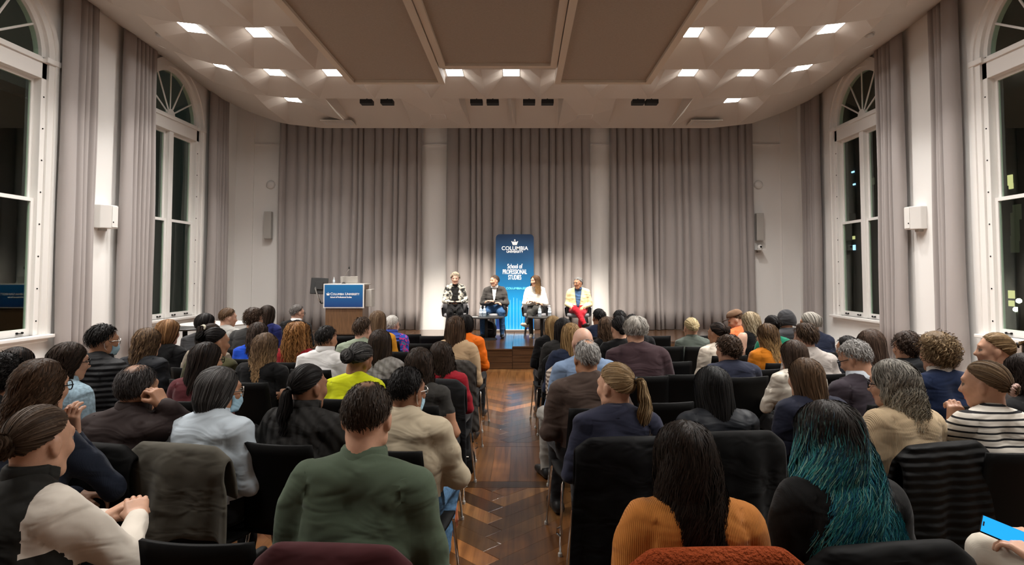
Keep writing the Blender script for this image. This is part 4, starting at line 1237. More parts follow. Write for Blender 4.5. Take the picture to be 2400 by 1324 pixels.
PEOPLE = []
def collar_part(root, kind, shape, mat):
    """cloth ring around the neck, back edge higher than the front"""
    prof = {'shirt': [(.055, 1.02), (.058, 1.072), (.062, 1.080), (.067, 1.072), (.074, 1.036), (.078, 1.022)],
            'high': [(.058, 1.01), (.063, 1.090), (.068, 1.097), (.074, 1.088), (.078, 1.02)],
            'lapel': [(.056, 1.02), (.059, 1.058), (.064, 1.066), (.070, 1.056), (.080, 1.028), (.084, 1.015)],
            'hood': [(.060, 1.01), (.066, 1.066), (.076, 1.074), (.086, 1.050), (.090, 1.01)]}.get(kind, [(.055, 1.02), (.0575, 1.046), (.061, 1.051), (.065, 1.046), (.070, 1.028)])
    n = 30; P = []
    for k in range(n + 1):
        q = 2*math.pi*k/n; bk = .5 - .5*math.sin(q)          # 1 at the back
        row = []
        for r, z in prof:
            h = z - 1.02
            row.append((r*math.cos(q)*1.02, -.006 + .30*h + r*math.sin(q)*1.06, 1.012 + h + .018*bk*(1 if h > .01 else .3)))
        P.append(row)
    W = shape(np.array([p for r in P for p in r], np.float32)); m = len(prof)
    g = MB().grid([[tuple(W[i*m + j]) for j in range(m)] for i in range(n + 1)])
    return g.build('collar', mat, root, smooth=True, solid=.004)
def person(label, u, v, Y, sex='f', yaw=0, hyaw=0, hpitch=-4, roll=0, lean=0, side=0, pose='lap', legs='norm', top=None, bottom=None, shoe=None, skin='fair',
           sleeve='long', collar='crew', bulk='norm', hair=None, glasses=None, mask=False, lod=None, z0=0.0, wide=None, inner=None, short='', vest=None, curl=.5, pos=None, seat=.455, bare_shin=False, grp='seated audience'):
    """u, v: photo pixel of the top of the hair; Y: depth of the head"""
    hair = dict(hair or {}); style = hair.pop('style', 'none'); vol = hair.get('vol', .010)
    near = lod if lod is not None else (2 if Y < 3.4 else (1 if Y < 5.3 else 0))
    h_b, h_h, h_f = {2: (.0165, .0068, .0050), 1: (.0235, .0094, .0072), 0: (.031, .0115, .0095)}[near]
    top_off = .118 + (.0 if style == 'none' else vol*.9)
    p = at(u, v, Y)
    hz = p[2] - top_off - z0                               # head centre above what the chair stands on
    st = (hz - .45) / (1.155 - .45); st = min(max(st, .80), 1.22)
    sx = wide if wide else (1.07 if sex == 'm' else .95)
    seed = int(u * 7 + v) % 97
    rs = np.random.RandomState(seed + 5)
    V, Q, L = body_mesh(pose, legs, collar, bulk, h_b, seed)
    tl = math.tan(math.radians(lean)); ts = math.tan(math.radians(side))
    def shape(W):
        W = W.copy(); W[:, 0] *= np.where(W[:, 2] > .5, sx, 1 + (sx - 1)*.5)
        up = W[:, 2] > .45; W[up, 2] = .45 + (W[up, 2] - .45)*st
        d = np.maximum(0, W[:, 2] - .52); k = np.clip(1 - np.maximum(0, W[:, 1] - .15)*2.5, 0, 1)
        W[:, 1] += tl*d*k; W[:, 0] += ts*d*k; return W
    hc = shape(np.array([[0, .035, 1.155]], np.float32))[0]
    hc[2] = hz
    Vs = [shape(V)]; Qs = [Q]; Ls = [L]; n = len(V)
    HM = rot_xyz(math.radians(hyaw), math.radians(hpitch), math.radians(roll))
    Vh, Qh, Lh = head_mesh(sex, h_h)
    # the neck stays on the body: blend the rotation from the jaw down
    k = np.clip((Vh[:, 2] + .155)/.09, 0, 1)[:, None]
    Vh2 = (Vh @ HM.T)*k + Vh*(1 - k)
    Vs.append(Vh2 + hc); Qs.append(Qh + n); Ls.append(Lh); n += len(Vh)
    R, Lf = POSES[pose]
    for s, (el, wr, hd) in ((1, R), (-1, Lf)):
        Vf, Qf, Lb = hand_mesh(curl, h_f)
        Vf = Vf.copy()
        if s < 0: Vf[:, 0] *= -1; Qf = Qf[:, ::-1]
        palm = (0, 0, -1) if abs(hd[2]) < .6 else (-s*.2, .9, .2) if pose.startswith('face') else (-s, 0, 0)
        W = Vf @ hand_frame(hd, palm).T
        w0 = shape(np.array([wr], np.float32))[0]
        Vs.append(W + w0); Qs.append(Qf + n); Ls.append(Lb); n += len(Vf)
    V = np.concatenate(Vs); Q = np.concatenate(Qs); L = np.concatenate(Ls)
    skm = SK[skin]
    top = top or cloth((.02, .02, .02)); bottom = bottom or TR_BLACK; shoe = shoe or SHOE_B
    mats = [top, skm, bottom, shoe, M['lips'], M['eye'], M['brow'], inner or top]
    lut = np.zeros(13, np.int32)
    lut[[0, 1, 6, 7, 2]] = 0; lut[[3, 8]] = 1; lut[4] = 2; lut[12] = 1 if bare_shin else 2; lut[5] = 3; lut[9] = 4; lut[10] = 5; lut[11] = 6
    if sleeve == 'short': lut[2] = 1; lut[7] = 1
    if sleeve == 'elbow': lut[2] = 1
    if sleeve == 'none': lut[[1, 2, 7]] = 1
    if vest is not None: lut[[1, 2, 7]] = 8; mats.append(vest)
    if inner is not None: mats[7] = inner
    me = np_mesh('body', V, Q, True, lut[L])
    for m in mats: me.materials.append(m)
    yw = math.radians(yaw); cy, sy = math.cos(yw), math.sin(yw)
    rx, ry = cy*hc[0] - sy*hc[1], sy*hc[0] + cy*hc[1]
    root = empty('person', (p[0] - rx, Y - ry, z0), yw)
    ob = bpy.data.objects.new('body', me); link(ob, root)
    HMn = HM
    collar_part(root, collar, shape, mats[7])
    if style != 'none':
        dens = hair.pop('dens', {2: 1.2, 1: .42, 0: .17}[near])
        tail = hair.pop('tail', None); bun = hair.pop('bun', None); clip_ = hair.pop('clip', None); hl = hair.pop('label', None)
        res, colour = make_hair(style, rs, dens, **hair)
        v_, q_, c_ = res['hair']
        ho = bpy.data.objects.new('hair', np_mesh('hair', v_ @ HMn.T + hc, q_, True, None, None, c_)); ho.data.materials.append(M['hair']); link(ho, root)
        if hl: ho['label'] = hl
        tie = hair.get('tie', 88); to = hair.get('tail_off', 0.0)
        for nm, fn, kw in (('ponytail', make_tail, tail), ('hair_bun', make_bun, bun)):
            if kw is not None:
                v_, q_, c_ = fn(rs, dens, colour, tie, vol, tail_off=to, **kw)
                o2 = bpy.data.objects.new(nm, np_mesh(nm, v_ @ HMn.T + hc, q_, True, None, None, c_)); o2.data.materials.append(M['hair']); link(o2, ho)
        if clip_ is not None or tail is not None:
            tp, td = tie_point(tie, vol, to, out=.010)
            m = MB()
            if clip_ == 'scrunchie' or clip_ == 'claw':
                for kk in range(12):
                    a = 2*math.pi*kk/12; a2 = 2*math.pi*(kk+1)/12
                    lat = np.cross(td, [0, 0, 1.0]); lat /= np.linalg.norm(lat); up_ = np.cross(lat, td)
                    rr_ = .024
                    m.tube([tuple(tp + td*.008*(kk % 2) + (lat*math.cos(a) + up_*math.sin(a))*rr_), tuple(tp + td*.008*((kk+1) % 2) + (lat*math.cos(a2) + up_*math.sin(a2))*rr_)], .011, 7)
                mt = cloth((.55, .38, .33)) if clip_ == 'scrunchie' else cloth((.66, .62, .50))
            else:
                lat = np.cross(td, [0, 0, 1.0]); lat /= np.linalg.norm(lat); up_ = np.cross(lat, td)
                m.tube([tuple(tp + (lat*math.cos(2*math.pi*kk/12) + up_*math.sin(2*math.pi*kk/12))*.015) for kk in range(13)], .0055, 7, cap=False)
                mt = M['matte_black']
            m.v = [tuple(q) for q in np.array(m.v, np.float32) @ HMn.T + hc]
            m.build('hair_tie', mt, ho, smooth=True)
    if glasses: add_glasses(root, HMn, hc, glasses == 'dark', near == 0)
    if mask: add_mask(root, HMn, hc)
    tag(root, label, 'person', grp)
    rec = dict(root=root, X=root.location[0], Y=root.location[1], yaw=yaw, short=short, label=label, hc=hc, HM=HMn, st=st)
    PEOPLE.append(rec); return rec
# ------------------------------------------------------------------ stage
SZ = 0.36
st_ = empty('stage', (0, 12.4, 0)); tag(st_, 'low dark wooden stage in front of the grey curtains', 'stage')
def deck(x0, x1, y0, y1, z, boards=True):
    d = MB().box(x0, x1, y0 + 0.02, y1, 0, z - 0.03).build('deck', M['stage_wood'], st_); d.location = -st_.location
    t = MB().box(x0 + .002, x1 - .002, y0 - 0.012, y1 - .002, z - 0.03, z).build('deck_top', M['stage_wood'], d, bevel=0.006)
    if boards:
        for k in range(3):
            a, b = (z - 0.035)*k/3, (z - 0.035)*(k+1)/3
            MB().box(x0 + .004, x1 - .004, y0, y0 + 0.02, a + .003, b - .003).build('front_board', M['stage_wood'], d, bevel=0.003)
deck(-4.7, -2.35, 11.9, 14.26, SZ); deck(-2.35, -0.06, 11.9, 14.26, SZ, False); deck(-0.06, 2.25, 11.9, 14.26, SZ, False); deck(2.25, 3.85, 11.9, 14.26, SZ)
deck(-2.35, -0.06, 10.67, 11.9, SZ); deck(-0.06, 2.25, 10.67, 11.9, SZ + 0.045)

# lectern -------------------------------------------------------------
LY = 12.5
pl = at(815, 690, LY); lx = pl[0]
lec = empty('lectern', (lx, LY, SZ))
wz = at(768, 665, LY - .25)[2] - SZ       # top of the sign above the deck
wb = at(768, 722, LY - .25)[2] - SZ
hw = (at(862, 690, LY - .25)[0] - at(768, 690, LY - .25)[0]) / 2
MB().box(-hw + .03, hw - .03, -.24, .24, .08, wz - .03).build('cabinet', M['lectern_wood'], lec, bevel=.006)
MB().box(-hw + .05, hw - .05, -.20, .20, 0, .08).build('plinth', M['matte_black'], lec)
MB().box(-hw, hw, -.27, .27, wz - .03, wz).build('top', M['grey_pl'], lec, bevel=.006)
MB().box(-hw + .033, hw - .033, -.252, -.24, .10, wb - .01).build('front_panel', M['lectern_wood'], lec)
MB().box(hw - .02, hw + .11, -.10, .18, wb + .02, wz - .12).build('side_shelf', M['grey_pl'], lec, bevel=.005)
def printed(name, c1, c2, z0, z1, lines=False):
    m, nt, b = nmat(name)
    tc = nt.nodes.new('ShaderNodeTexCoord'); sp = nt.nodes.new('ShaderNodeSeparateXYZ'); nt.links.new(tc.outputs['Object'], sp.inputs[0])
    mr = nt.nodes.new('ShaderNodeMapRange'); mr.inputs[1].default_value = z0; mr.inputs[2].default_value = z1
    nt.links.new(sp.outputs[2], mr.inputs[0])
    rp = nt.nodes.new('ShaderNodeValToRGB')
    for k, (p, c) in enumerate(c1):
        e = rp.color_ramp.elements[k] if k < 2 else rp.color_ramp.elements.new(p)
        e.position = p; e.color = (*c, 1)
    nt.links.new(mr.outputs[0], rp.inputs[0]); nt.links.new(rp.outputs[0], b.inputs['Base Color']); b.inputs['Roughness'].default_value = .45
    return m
M['sign'] = printed('sign_print', [(0, (.002, .035, .18)), (1, (.002, .14, .36))], None, wb, wz)
MB().box(-hw - .005, hw + .005, -.285, -.255, wb, wz).build('sign_frame', M['white_pl'], lec, bevel=.004)
sg = MB().box(-hw + .02, hw - .02, -.290, -.284, wb + .025, wz - .02).build('sign', M['sign'], lec); sg['label'] = 'blue printed sign with white crown and lettering'
def text(body, size, loc, parent, mat, rot=(math.pi/2, 0, 0), sx=1.0, bold=0.0, align='CENTER', name='lettering'):
    cu = bpy.data.curves.new(name, 'FONT'); cu.body = body; cu.size = size; cu.align_x = align; cu.extrude = .0015; cu.offset = bold; cu.resolution_u = 3
    o = bpy.data.objects.new(name + '_src', cu); col.objects.link(o)
    dg = bpy.context.evaluated_depsgraph_get()
    me = bpy.data.meshes.new_from_object(o.evaluated_get(dg)); me.name = name
    bpy.data.objects.remove(o)
    q = bpy.data.objects.new(name, me); me.materials.clear(); me.materials.append(mat)
    q.location = loc; q.rotation_euler = rot; q.scale = (sx, 1, 1); return link(q, parent)
def crown(w, loc, parent, mat):
    """crown emblem: band, four points with balls and a cross on top"""
    m = MB(); r = w/2; Mx = Matrix.Translation(loc) @ Matrix.Rotation(math.pi/2, 4, 'X'); d = .003
    m.prism([(-.62*r, -.75*r), (.62*r, -.75*r), (.66*r, -.5*r), (-.66*r, -.5*r)], d, Mx)
    m.prism([(-.70*r, -.42*r), (.70*r, -.42*r), (1.0*r, .35*r), (.82*r, .48*r), (.58*r, .05*r), (.30*r, .40*r), (.12*r, .02*r), (0, .45*r), (-.12*r, .02*r), (-.30*r, .40*r), (-.58*r, .05*r), (-.82*r, .48*r), (-1.0*r, .35*r)], d, Mx)
    m.prism([(-.07*r, .4*r), (.07*r, .4*r), (.07*r, .62*r), (.24*r, .62*r), (.24*r, .76*r), (.07*r, .76*r), (.07*r, 1.0*r), (-.07*r, 1.0*r), (-.07*r, .76*r), (-.24*r, .76*r), (-.24*r, .62*r), (-.07*r, .62*r)], d, Mx)
    return m.build('crown_emblem', mat, parent)
smid = wb + (wz - wb)*.60
crown(.075, (-hw*.77, -.290, smid - .01), lec, M['white_paint'])
text('C', .072, (-hw*.66, -.2905, smid - .032), lec, M['white_paint'], align='LEFT', bold=.0012); 
text('OLUMBIA', .058, (-hw*.66 + .051, -.2905, smid - .032), lec, M['white_paint'], align='LEFT', bold=.0012, sx=.92)
text('U', .072, (-hw*.66 + .300, -.2905, smid - .032), lec, M['white_paint'], align='LEFT', bold=.0012)
text('NIVERSITY', .058, (-hw*.66 + .350, -.2905, smid - .032), lec, M['white_paint'], align='LEFT', bold=.0012, sx=.90)
text('School of Professional Studies', .044, (-hw*.66, -.2905, smid - .088), lec, M['white_paint'], align='LEFT', bold=.0015, sx=.82)
tag(lec, 'wooden lectern with a blue printed sign in front of the left stage curtain', 'lectern')
# things on the lectern
mon = empty('monitor', (lx - hw - .17, LY - .05, SZ + wz - .30))
Mx = Matrix.Translation((0, 0, .25)) @ Matrix.Rotation(math.radians(-14), 4, 'X') @ Matrix.Rotation(math.radians(10), 4, 'Z')
MB().box(-.17, .17, -.02, .015, -.17, .17, Mx).build('screen_housing', M['matte_black'], mon, bevel=.008)
MB().box(-.08, .08, -.045, -.018, -.08, .08, Mx).build('rear_mount', M['matte_black'], mon, bevel=.005)
MB().tube([(-.06, -.05, .22), (-.05, -.09, .20), (.02, -.10, 0), (.05, -.09, -.06)], .018, 10).build('arm', M['steel'], mon)
MB().tube([(.05, -.09, -.06), (.06, -.06, -.10), (.24, -.04, -.10)], .016, 10).build('arm_base', M['matte_black'], mon)
tag(mon, 'black monitor on a metal arm at the left of the lectern', 'monitor')
lap = empty('laptop', (lx + .03, LY + .02, SZ + wz))
MB().box(-.18, .18, -.02, .22, 0, .018).build('base', M['steel'], lap, bevel=.004)
MB().box(-.18, .18, -.006, .006, 0, .135, Matrix.Translation((0, -.02, .016)) @ Matrix.Rotation(math.radians(12), 4, 'X')).build('lid', M['grey_pl'], lap, bevel=.004)
tag(lap, 'open silver laptop on top of the lectern', 'laptop')
mic = empty('microphone', (lx - .07, LY - .06, SZ + wz))
MB().lathe([(.04, 0), (.04, .012), (.012, .03)], (0,0,0), 14).build('base', M['matte_black'], mic)
MB().tube([(0, 0, .02), (.0, 0, .10), (.06, 0, .24), (.11, 0, .30)], .005, 8).build('gooseneck', M['steel'], mic)
MB().lathe([(.006, 0), (.014, .01), (.014, .045), (.006, .055)], (.11, 0, .30), 10).build('capsule', M['matte_black'], mic, smooth=True)
tag(mic, 'thin gooseneck microphone on the lectern', 'microphone')
def bottle(loc, lab, s=1.0):
    b = empty('water_bottle', loc)
    MB().lathe([(.030*s, 0), (.033*s, .01*s), (.033*s, .12*s), (.028*s, .15*s), (.013*s, .18*s), (.013*s, .195*s)], (0,0,0), 14).build('body', M['bottle'], b, smooth=True)
    MB().lathe([(.0335*s, .05*s), (.0335*s, .105*s)], (0,0,0), 14).build('paper_label', M['label_blue'], b, smooth=True)
    MB().lathe([(.015*s, .195*s), (.015*s, .215*s)], (0,0,0), 12).build('cap', M['white_pl'], b, smooth=True)
    MB().lathe([(.031*s, .004*s), (.031*s, .115*s)], (0,0,0), 14).build('water', M['clear'], b)
    tag(b, lab, 'bottle', 'water bottles')
M['label_blue'] = basic('bottle_label', (.62, .72, .82), .4)
bottle((lx - .26, LY - .10, SZ + wz), 'small plastic water bottle on the lectern beside the laptop', .62)

# banner --------------------------------------------------------------
BY = 13.75
bt = at(1207, 549, BY)[2]; bl, br = at(1162, 600, BY)[0], at(1251, 600, BY)[0]
bn = empty('banner_stand', ((bl + br)/2, BY, SZ)); hwb = (br - bl)/2; H = bt - SZ
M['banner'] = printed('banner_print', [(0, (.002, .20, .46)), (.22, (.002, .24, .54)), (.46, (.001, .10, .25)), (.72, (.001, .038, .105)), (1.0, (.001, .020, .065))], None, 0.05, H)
poly = [(-hwb, .06), (hwb, .06)]
rc = .09
for k in range(7): a = math.pi/2*k/6; poly.append((hwb - rc + rc*math.cos(a), H - rc + rc*math.sin(a)))
for k in range(7): a = math.pi/2 + math.pi/2*k/6; poly.append((-hwb + rc + rc*math.cos(a), H - rc + rc*math.sin(a)))
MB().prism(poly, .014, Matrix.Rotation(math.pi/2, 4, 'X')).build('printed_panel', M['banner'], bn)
M['banner_dark'] = basic('banner_dark', (.004, .018, .10), .45); M['banner_line'] = basic('banner_line', (.16, .45, .75), .5)
for s in (-1, 1): MB().box(min(s*hwb*.98, s*hwb*.52), max(s*hwb*.98, s*hwb*.52), -.0165, -.0142, .06, .52).build('print_column', M['banner_dark'], bn)
for x in (-.40, -.24, -.06, .12, .28, .42): MB().box(hwb*x - .004, hwb*x + .004, -.0165, -.0142, .06, .80 - abs(x)*.3).build('print_line', M['banner_line'], bn)
MB().box(-hwb - .02, hwb + .02, -.14, .14, 0, .06).build('foot_case', M['steel'], bn, bevel=.01)
MB().tube([(0, .03, .05), (0, .03, H - .05)], .012, 8).build('support_pole', M['steel'], bn)
def bz(v): return at(1207, v, BY)[2] - SZ
crown(.155, (0, -.0145, bz(568.5)), bn, M['white_paint'])
text('COLUMBIA', .125, (0, -.0165, bz(586)), bn, M['white_paint'], sx=.98, bold=.001)
text('UNIVERSITY', .068, (0, -.0165, bz(592.2)), bn, M['white_paint'], sx=1.05, bold=.001)
text('School of', .150, (0, -.0165, bz(629)), bn, M['white_paint'], sx=.60, bold=.0015)
text('PROFESSIONAL', .150, (0, -.0165, bz(642)), bn, M['white_paint'], sx=.545, bold=.0015)
text('STUDIES', .150, (0, -.0165, bz(655)), bn, M['white_paint'], sx=.545, bold=.0015)
M['cyan_print'] = basic('cyan_print', (.10, .50, .75), .5)
text('SPS.COLUMBIA.EDU', .066, (0, -.0165, bz(678)), bn, M['cyan_print'], sx=1.12, bold=.002)
tag(bn, 'tall blue banner stand with white lettering behind the panel', 'banner')

# armchairs, tables ---------------------------------------------------
M['arm_fab'] = basic('armchair_fabric', (.21, .21, .225), .9, bump=.3, bscale=150)
def armchair(x, y, yaw, lab):
    r = empty('armchair', (x, y, SZ), yaw)
    MB().lathe([(.20, .40), (.245, .42), (.25, .46), (.23, .485)], (0, .02, 0), 24, sx=1.0, sy=1.0).build('seat', M['arm_fab'], r, smooth=True)
    m = MB(); n = 22; P = []
    for k in range(n + 1):
        a = math.radians(-20 + 220*k/n); h = .62 + .22*max(0, math.sin(a))**1.2
        c, s = math.cos(a), -math.sin(a); row = []
        for (rad, z) in ((.245, .41), (.275, .43), (.29, .52), (.300, h - .02), (.285, h), (.262, h - .01), (.255, .52), (.245, .46)):
            row.append((rad*c, .02 + rad*s, z))
        P.append(row)
    m.grid(P); m.build('back_shell', M['arm_fab'], r, smooth=True)
    for sx in (-1, 1):
        for sy in (-1, 1):
            MB().tube([(sx*.17, .02 + sy*.16, .41), (sx*.22, .02 + sy*.22, 0)], [.016, .010], 8).build('leg', M['matte_black'], r)
    tag(r, lab, 'armchair', 'stage armchairs'); return r
M['table_top'] = basic('table_top', (.03, .03, .03), .35); M['table_white'] = basic('table_white', (.50, .49, .47), .4)
def round_table(x, y, z0, r_, h, lab, top='table_top', grp='side tables', nm='side_table'):
    r = empty(nm, (x, y, z0))
    MB().lathe([(r_ - .01, h - .025), (r_, h - .018), (r_, h - .004), (r_ - .006, h)], (0,0,0), 36).build('tabletop', M[top], r)
    MB().lathe([(.03, .02), (.03, h - .025)], (0,0,0), 14).build('pedestal', M['matte_black'], r, smooth=True)
    MB().lathe([(r_*.62, 0), (r_*.62, .008), (.06, .025), (.03, .03)], (0,0,0), 28).build('base_plate', M['matte_black'], r)
    tag(r, lab, 'table', grp); return r
t1 = at(1140, 742, 12.2); t2 = at(1270, 742, 12.2)
TH = t1[2] - SZ
round_table(t1[0], 12.2, SZ, .36, TH, 'round black side table on the left with two bottles and a glass')
round_table(t2[0], 12.2, SZ, .30, TH, 'round black side table in front of the right panel chairs with two bottles')
for u, lab in ((1127, 'first water bottle on the left side table'), (1135.5, 'second water bottle on the left side table, beside the glass')): 
    q = at(u, 742, 12.2); bottle((q[0], 12.2, SZ + TH), lab)
for u, y, lab in ((1265, 12.15, 'left water bottle on the right side table'), (1288, 12.25, 'right water bottle on the right side table')):
    q = at(u, 742, y); bottle((q[0], y, SZ + TH), lab, 1.05)
q = at(1143, 742, 12.15); g = empty('drinking_glass', (q[0], 12.12, SZ + TH))
MB().lathe([(.028, 0), (.034, .10), (.031, .10), (.026, .006)], (0,0,0), 16).build('tumbler', M['clear'], g, smooth=True)
MB().lathe([(.025, .008), (.028, .05)], (0,0,0), 16).build('water', M['clear'], g)
tag(g, 'clear drinking glass on the left side table', 'glass')
q = at(1112, 742, 12.1); g = empty('notepad', (q[0], 12.08, SZ + TH))
MB().box(-.07, .07, -.05, .05, 0, .008).build('pages', M['white_pl'], g); MB().box(-.071, .071, -.051, .051, 0, .002).build('cover', M['black'], g)
tag(g, 'small notepad lying on the left side table', 'notepad')
bp_ = at(1142, 790, 12.5)
b = empty('backpack', (bp_[0] + .02, 12.62, SZ))
Vb, Qb, Lb_ = mesh_sdf([(0, 'e', ((0, 0, .17), (.17, .12, .18)), .05), (0, 'e', ((0, -.08, .11), (.13, .07, .09)), .03), (0, 'c', ((-.1, 0, .05), (.1, 0, .05), .06, .06), .05)], (-.22, -.2, -.03), (.22, .18, .40), .016, .004)
o = bpy.data.objects.new('bag_body', np_mesh('bag_body', Vb, Qb)); o.data.materials.append(cloth((.015, .015, .017), 'shell')); link(o, b)
MB().tube([(-.04, -.02, .33), (-.03, -.02, .40), (.03, -.02, .40), (.04, -.02, .33)], .010, 8).build('top_handle', M['matte_black'], b)
MB().tube([(.10, -.10, .28), (.14, -.14, .18), (.12, -.12, .06)], .014, 8).build('strap', M['matte_black'], b)
MB().tube([(-.09, -.135, .17), (0, -.155, .18), (.09, -.135, .17)], .004, 6).build('zip', M['steel'], b)
tag(b, 'black backpack on the stage floor behind the left side table', 'backpack')
tc_ = [(1063, 12.95, 0), (1163, 12.95, 4), (1250, 12.95, 2), (1350, 12.95, 18)]
labs = ['grey armchair at the left end of the panel', 'grey armchair in front of the banner, left of its middle', 'grey armchair at the right edge of the banner', 'grey armchair at the right end of the panel']

def panelist(i, **k):
    return person(z0=SZ, lod=1, grp='panel on the stage', **k)
G = (.30, .30, .29)
pr = []
pr.append(panelist(0, label='person in black and cream patterned jacket with clipboard, left end of the panel', short='', u=1067, v=638, Y=12.78, sex='f', yaw=186, hyaw=-4, hpitch=-8, pose='work', top=cloth((.3, .3, .3), 'print'), inner=cloth((.015, .015, .015)), bottom=TR_BLACK, skin='pale', hair=dict(style='curly', c1=(.30, .25, .18), c2=(.62, .55, .45), L=.06, vol=.022, curl=.006, wl=.05)))
pr.append(panelist(1, label='person in dark blazer, white shirt and jeans with arms folded in front of the banner', u=1159, v=645, Y=12.8, sex='m', yaw=176, hyaw=-46, hpitch=0, pose='cross', legs='wide', top=cloth((.045, .042, .040)), inner=cloth((.75, .75, .75)), collar='shirt', bottom=cloth((.03, .07, .15), 'denim'), skin='fair', hair=dict(style='short', c1=(.05, .035, .028), c2=(.14, .10, .08), L=.03, vol=.010)))
pr.append(panelist(2, label='person in white blouse and dark trousers with legs crossed, hands on lap, on the stage', u=1254, v=645, Y=12.8, sex='f', yaw=176, hyaw=-48, hpitch=0, pose='cross', legs='cross_l', top=cloth((.80, .77, .70), 'satin'), bottom=cloth((.03, .03, .028)), skin='fair', shoe=cloth((.45, .40, .33)), hair=dict(style='long', c1=(.05, .028, .016), c2=(.16, .09, .05), tip=(.42, .24, .10), L=.30, vol=.014, wave=.010, gather=-.12, back=-.1)))
pr.append(panelist(3, label='person in cream blazer, blue shirt and red trousers at the right end of the panel', u=1355, v=650, Y=12.8, sex='m', yaw=170, hyaw=-40, hpitch=-2, pose='lap', legs='cross_r', top=cloth((.72, .60, .34)), inner=cloth((.05, .10, .20)), collar='shirt', bottom=cloth((.36, .012, .022)), skin='tan', glasses='dark', hair=dict(style='short', c1=(.12, .12, .12), c2=(.42, .41, .40), L=.035, vol=.012)))
for i, (rec, lb) in enumerate(zip(pr, labs)):
    armchair(rec['X'], rec['Y'] + .0, math.radians(rec['yaw']), lb)
# shirt fronts of the open jackets
def shirt_front(rec, mat, lab, w=.055, z1=1.03, z0=.74, w2=None):
    st = rec['st']; P = []
    for j in range(8):
        t = j/7; z = z1 + (z0 - z1)*t; ww = w*(1 - t)**.8 + (w2 or .004); row = []
        for k in range(7):
            a = -1 + 2*k/6
            y = np.interp(z, [.70, .80, .93, 1.0, 1.04], [.093, .079, .064, .040, .035]) + .012
            row.append((ww*a, y - .03*(ww*a/.1)**2, .45 + (z - .45)*st))
        P.append(row)
    o = MB().grid(P).build('shirt_front', mat, rec['root'], smooth=True, solid=.006); o['label'] = lab
shirt_front(pr[1], cloth((.78, .78, .78)), 'white shirt front', .05, 1.04, .72)
shirt_front(pr[3], cloth((.05, .11, .22)), 'blue shirt front', .060, 1.045, .62, .02)
shirt_front(pr[0], cloth((.012, .012, .012)), 'black top', .070, 1.00, .60, .04)
c = empty('clipboard', (0, 0, 0)); rec = pr[0]
wp = Matrix.Translation(rec['root'].location) @ Matrix.Rotation(math.radians(rec['yaw']), 4, 'Z') @ Matrix.Translation((0, .34, .45 + (.695 - .45)*rec['st']))
c.matrix_world = wp @ Matrix.Rotation(math.radians(10), 4, 'X')
MB().box(-.13, .13, -.09, .16, -.006, 0).build('board', M['black'], c); MB().box(-.12, .12, -.08, .15, 0, .003).build('paper', M['white_paint'], c); MB().box(-.03, .03, .135, .155, 0, .012).build('clip', M['steel'], c)
tag(c, 'black clipboard with paper held by the person at the left end of the panel', 'clipboard')
# high tables at the left wall
q = at(506, 757, 9.3); round_table(q[0], 9.3, 0, .50, q[2], 'white round table by the left wall behind the audience heads', 'table_white', 'tables by the left wall', 'round_table')
q = at(434, 768, 8.1); round_table(q[0], 8.1, 0, .27, q[2], 'small dark round table by the far left window', 'table_top', 'tables by the left wall', 'round_table')
# ------------------------------------------------------------------ audience
K = (.016, .011, .008); K2 = (.060, .038, .027)            # black-brown hair
BR = (.035, .020, .012); BR2 = (.13, .074, .042)            # brown
BLK = (.008, .007, .007); BLK2 = (.028, .024, .022)
BLD = (.20, .125, .06); BLD2 = (.58, .42, .24)              # blonde
GRY = (.16, .15, .14); GRY2 = (.55, .53, .50)
def long_(c1, c2, L=.30, **k): return dict(style='long', c1=c1, c2=c2, L=L, **{**dict(vol=0.0080, wave=.005), **k})
def short_(c1, c2, L=.04, **k): return dict(style='short', c1=c1, c2=c2, L=L, **{**dict(vol=0.0080), **k})
def tied_(c1, c2, **k): return dict(style='tied', c1=c1, c2=c2, **{**dict(vol=0.0056), **k})
def bob_(c1, c2, L=.13, **k): return dict(style='bob', c1=c1, c2=c2, L=L, **{**dict(vol=0.0112, wave=.003), **k})
BK = cloth((.0045, .0045, .005)); NAVY = cloth((.012, .017, .036)); 
A = {}
def P(key, *a, **k): A[key] = person(*a, **k)
# --- left block, from the camera forward
P('vest', 'person in black vest over white sleeves, hands clasped, bottom left corner', 97, 953, 2.00, yaw=-14, hyaw=2, hpitch=-6, pose='clasp', top=cloth((.022, .022, .020), 'shell'), vest=cloth((.70, .64, .56)), collar='high', bulk='thick', skin='fair', short='person in the black vest',
  hair=tied_(BR, (.16, .11, .075), tie=100, bun=dict(R=.028, messy=.012)))
P('handface', 'person in dark navy knit resting the right hand on the face, far left', 100, 842, 2.62, yaw=-10, hyaw=-6, pose='face_r', top=cloth((.015, .020, .034), 'knit'), glasses='dark', skin='fair', short='person resting a hand on the face', hair=long_(BR, BR2, .26, wave=.010, part=.2))
P('edge1', 'person in dark top cut by the left edge of the picture', 2, 828, 3.20, yaw=-5, skin='brown', short='person cut by the left edge', hair=dict(style='curly', c1=BLK, c2=BLK2, L=.10, vol=0.0224, curl=.008, wl=.05))
P('edge2', 'person in black top mostly hidden behind the hand-on-face person, far left', 42, 814, 3.86, yaw=-5, skin='tan', short='person hidden at far left', hair=long_(BLK, K2, .2))
P('denim', 'person in light blue denim shirt and dark glasses near the left wall', 165, 802, 3.80, yaw=-10, hyaw=-30, top=cloth((.30, .42, .50), 'denim'), collar='shirt', glasses='dark', skin='fair', short='person in the light denim shirt', hair=long_(K, K2, .17, wave=.009, vol=0.0128))
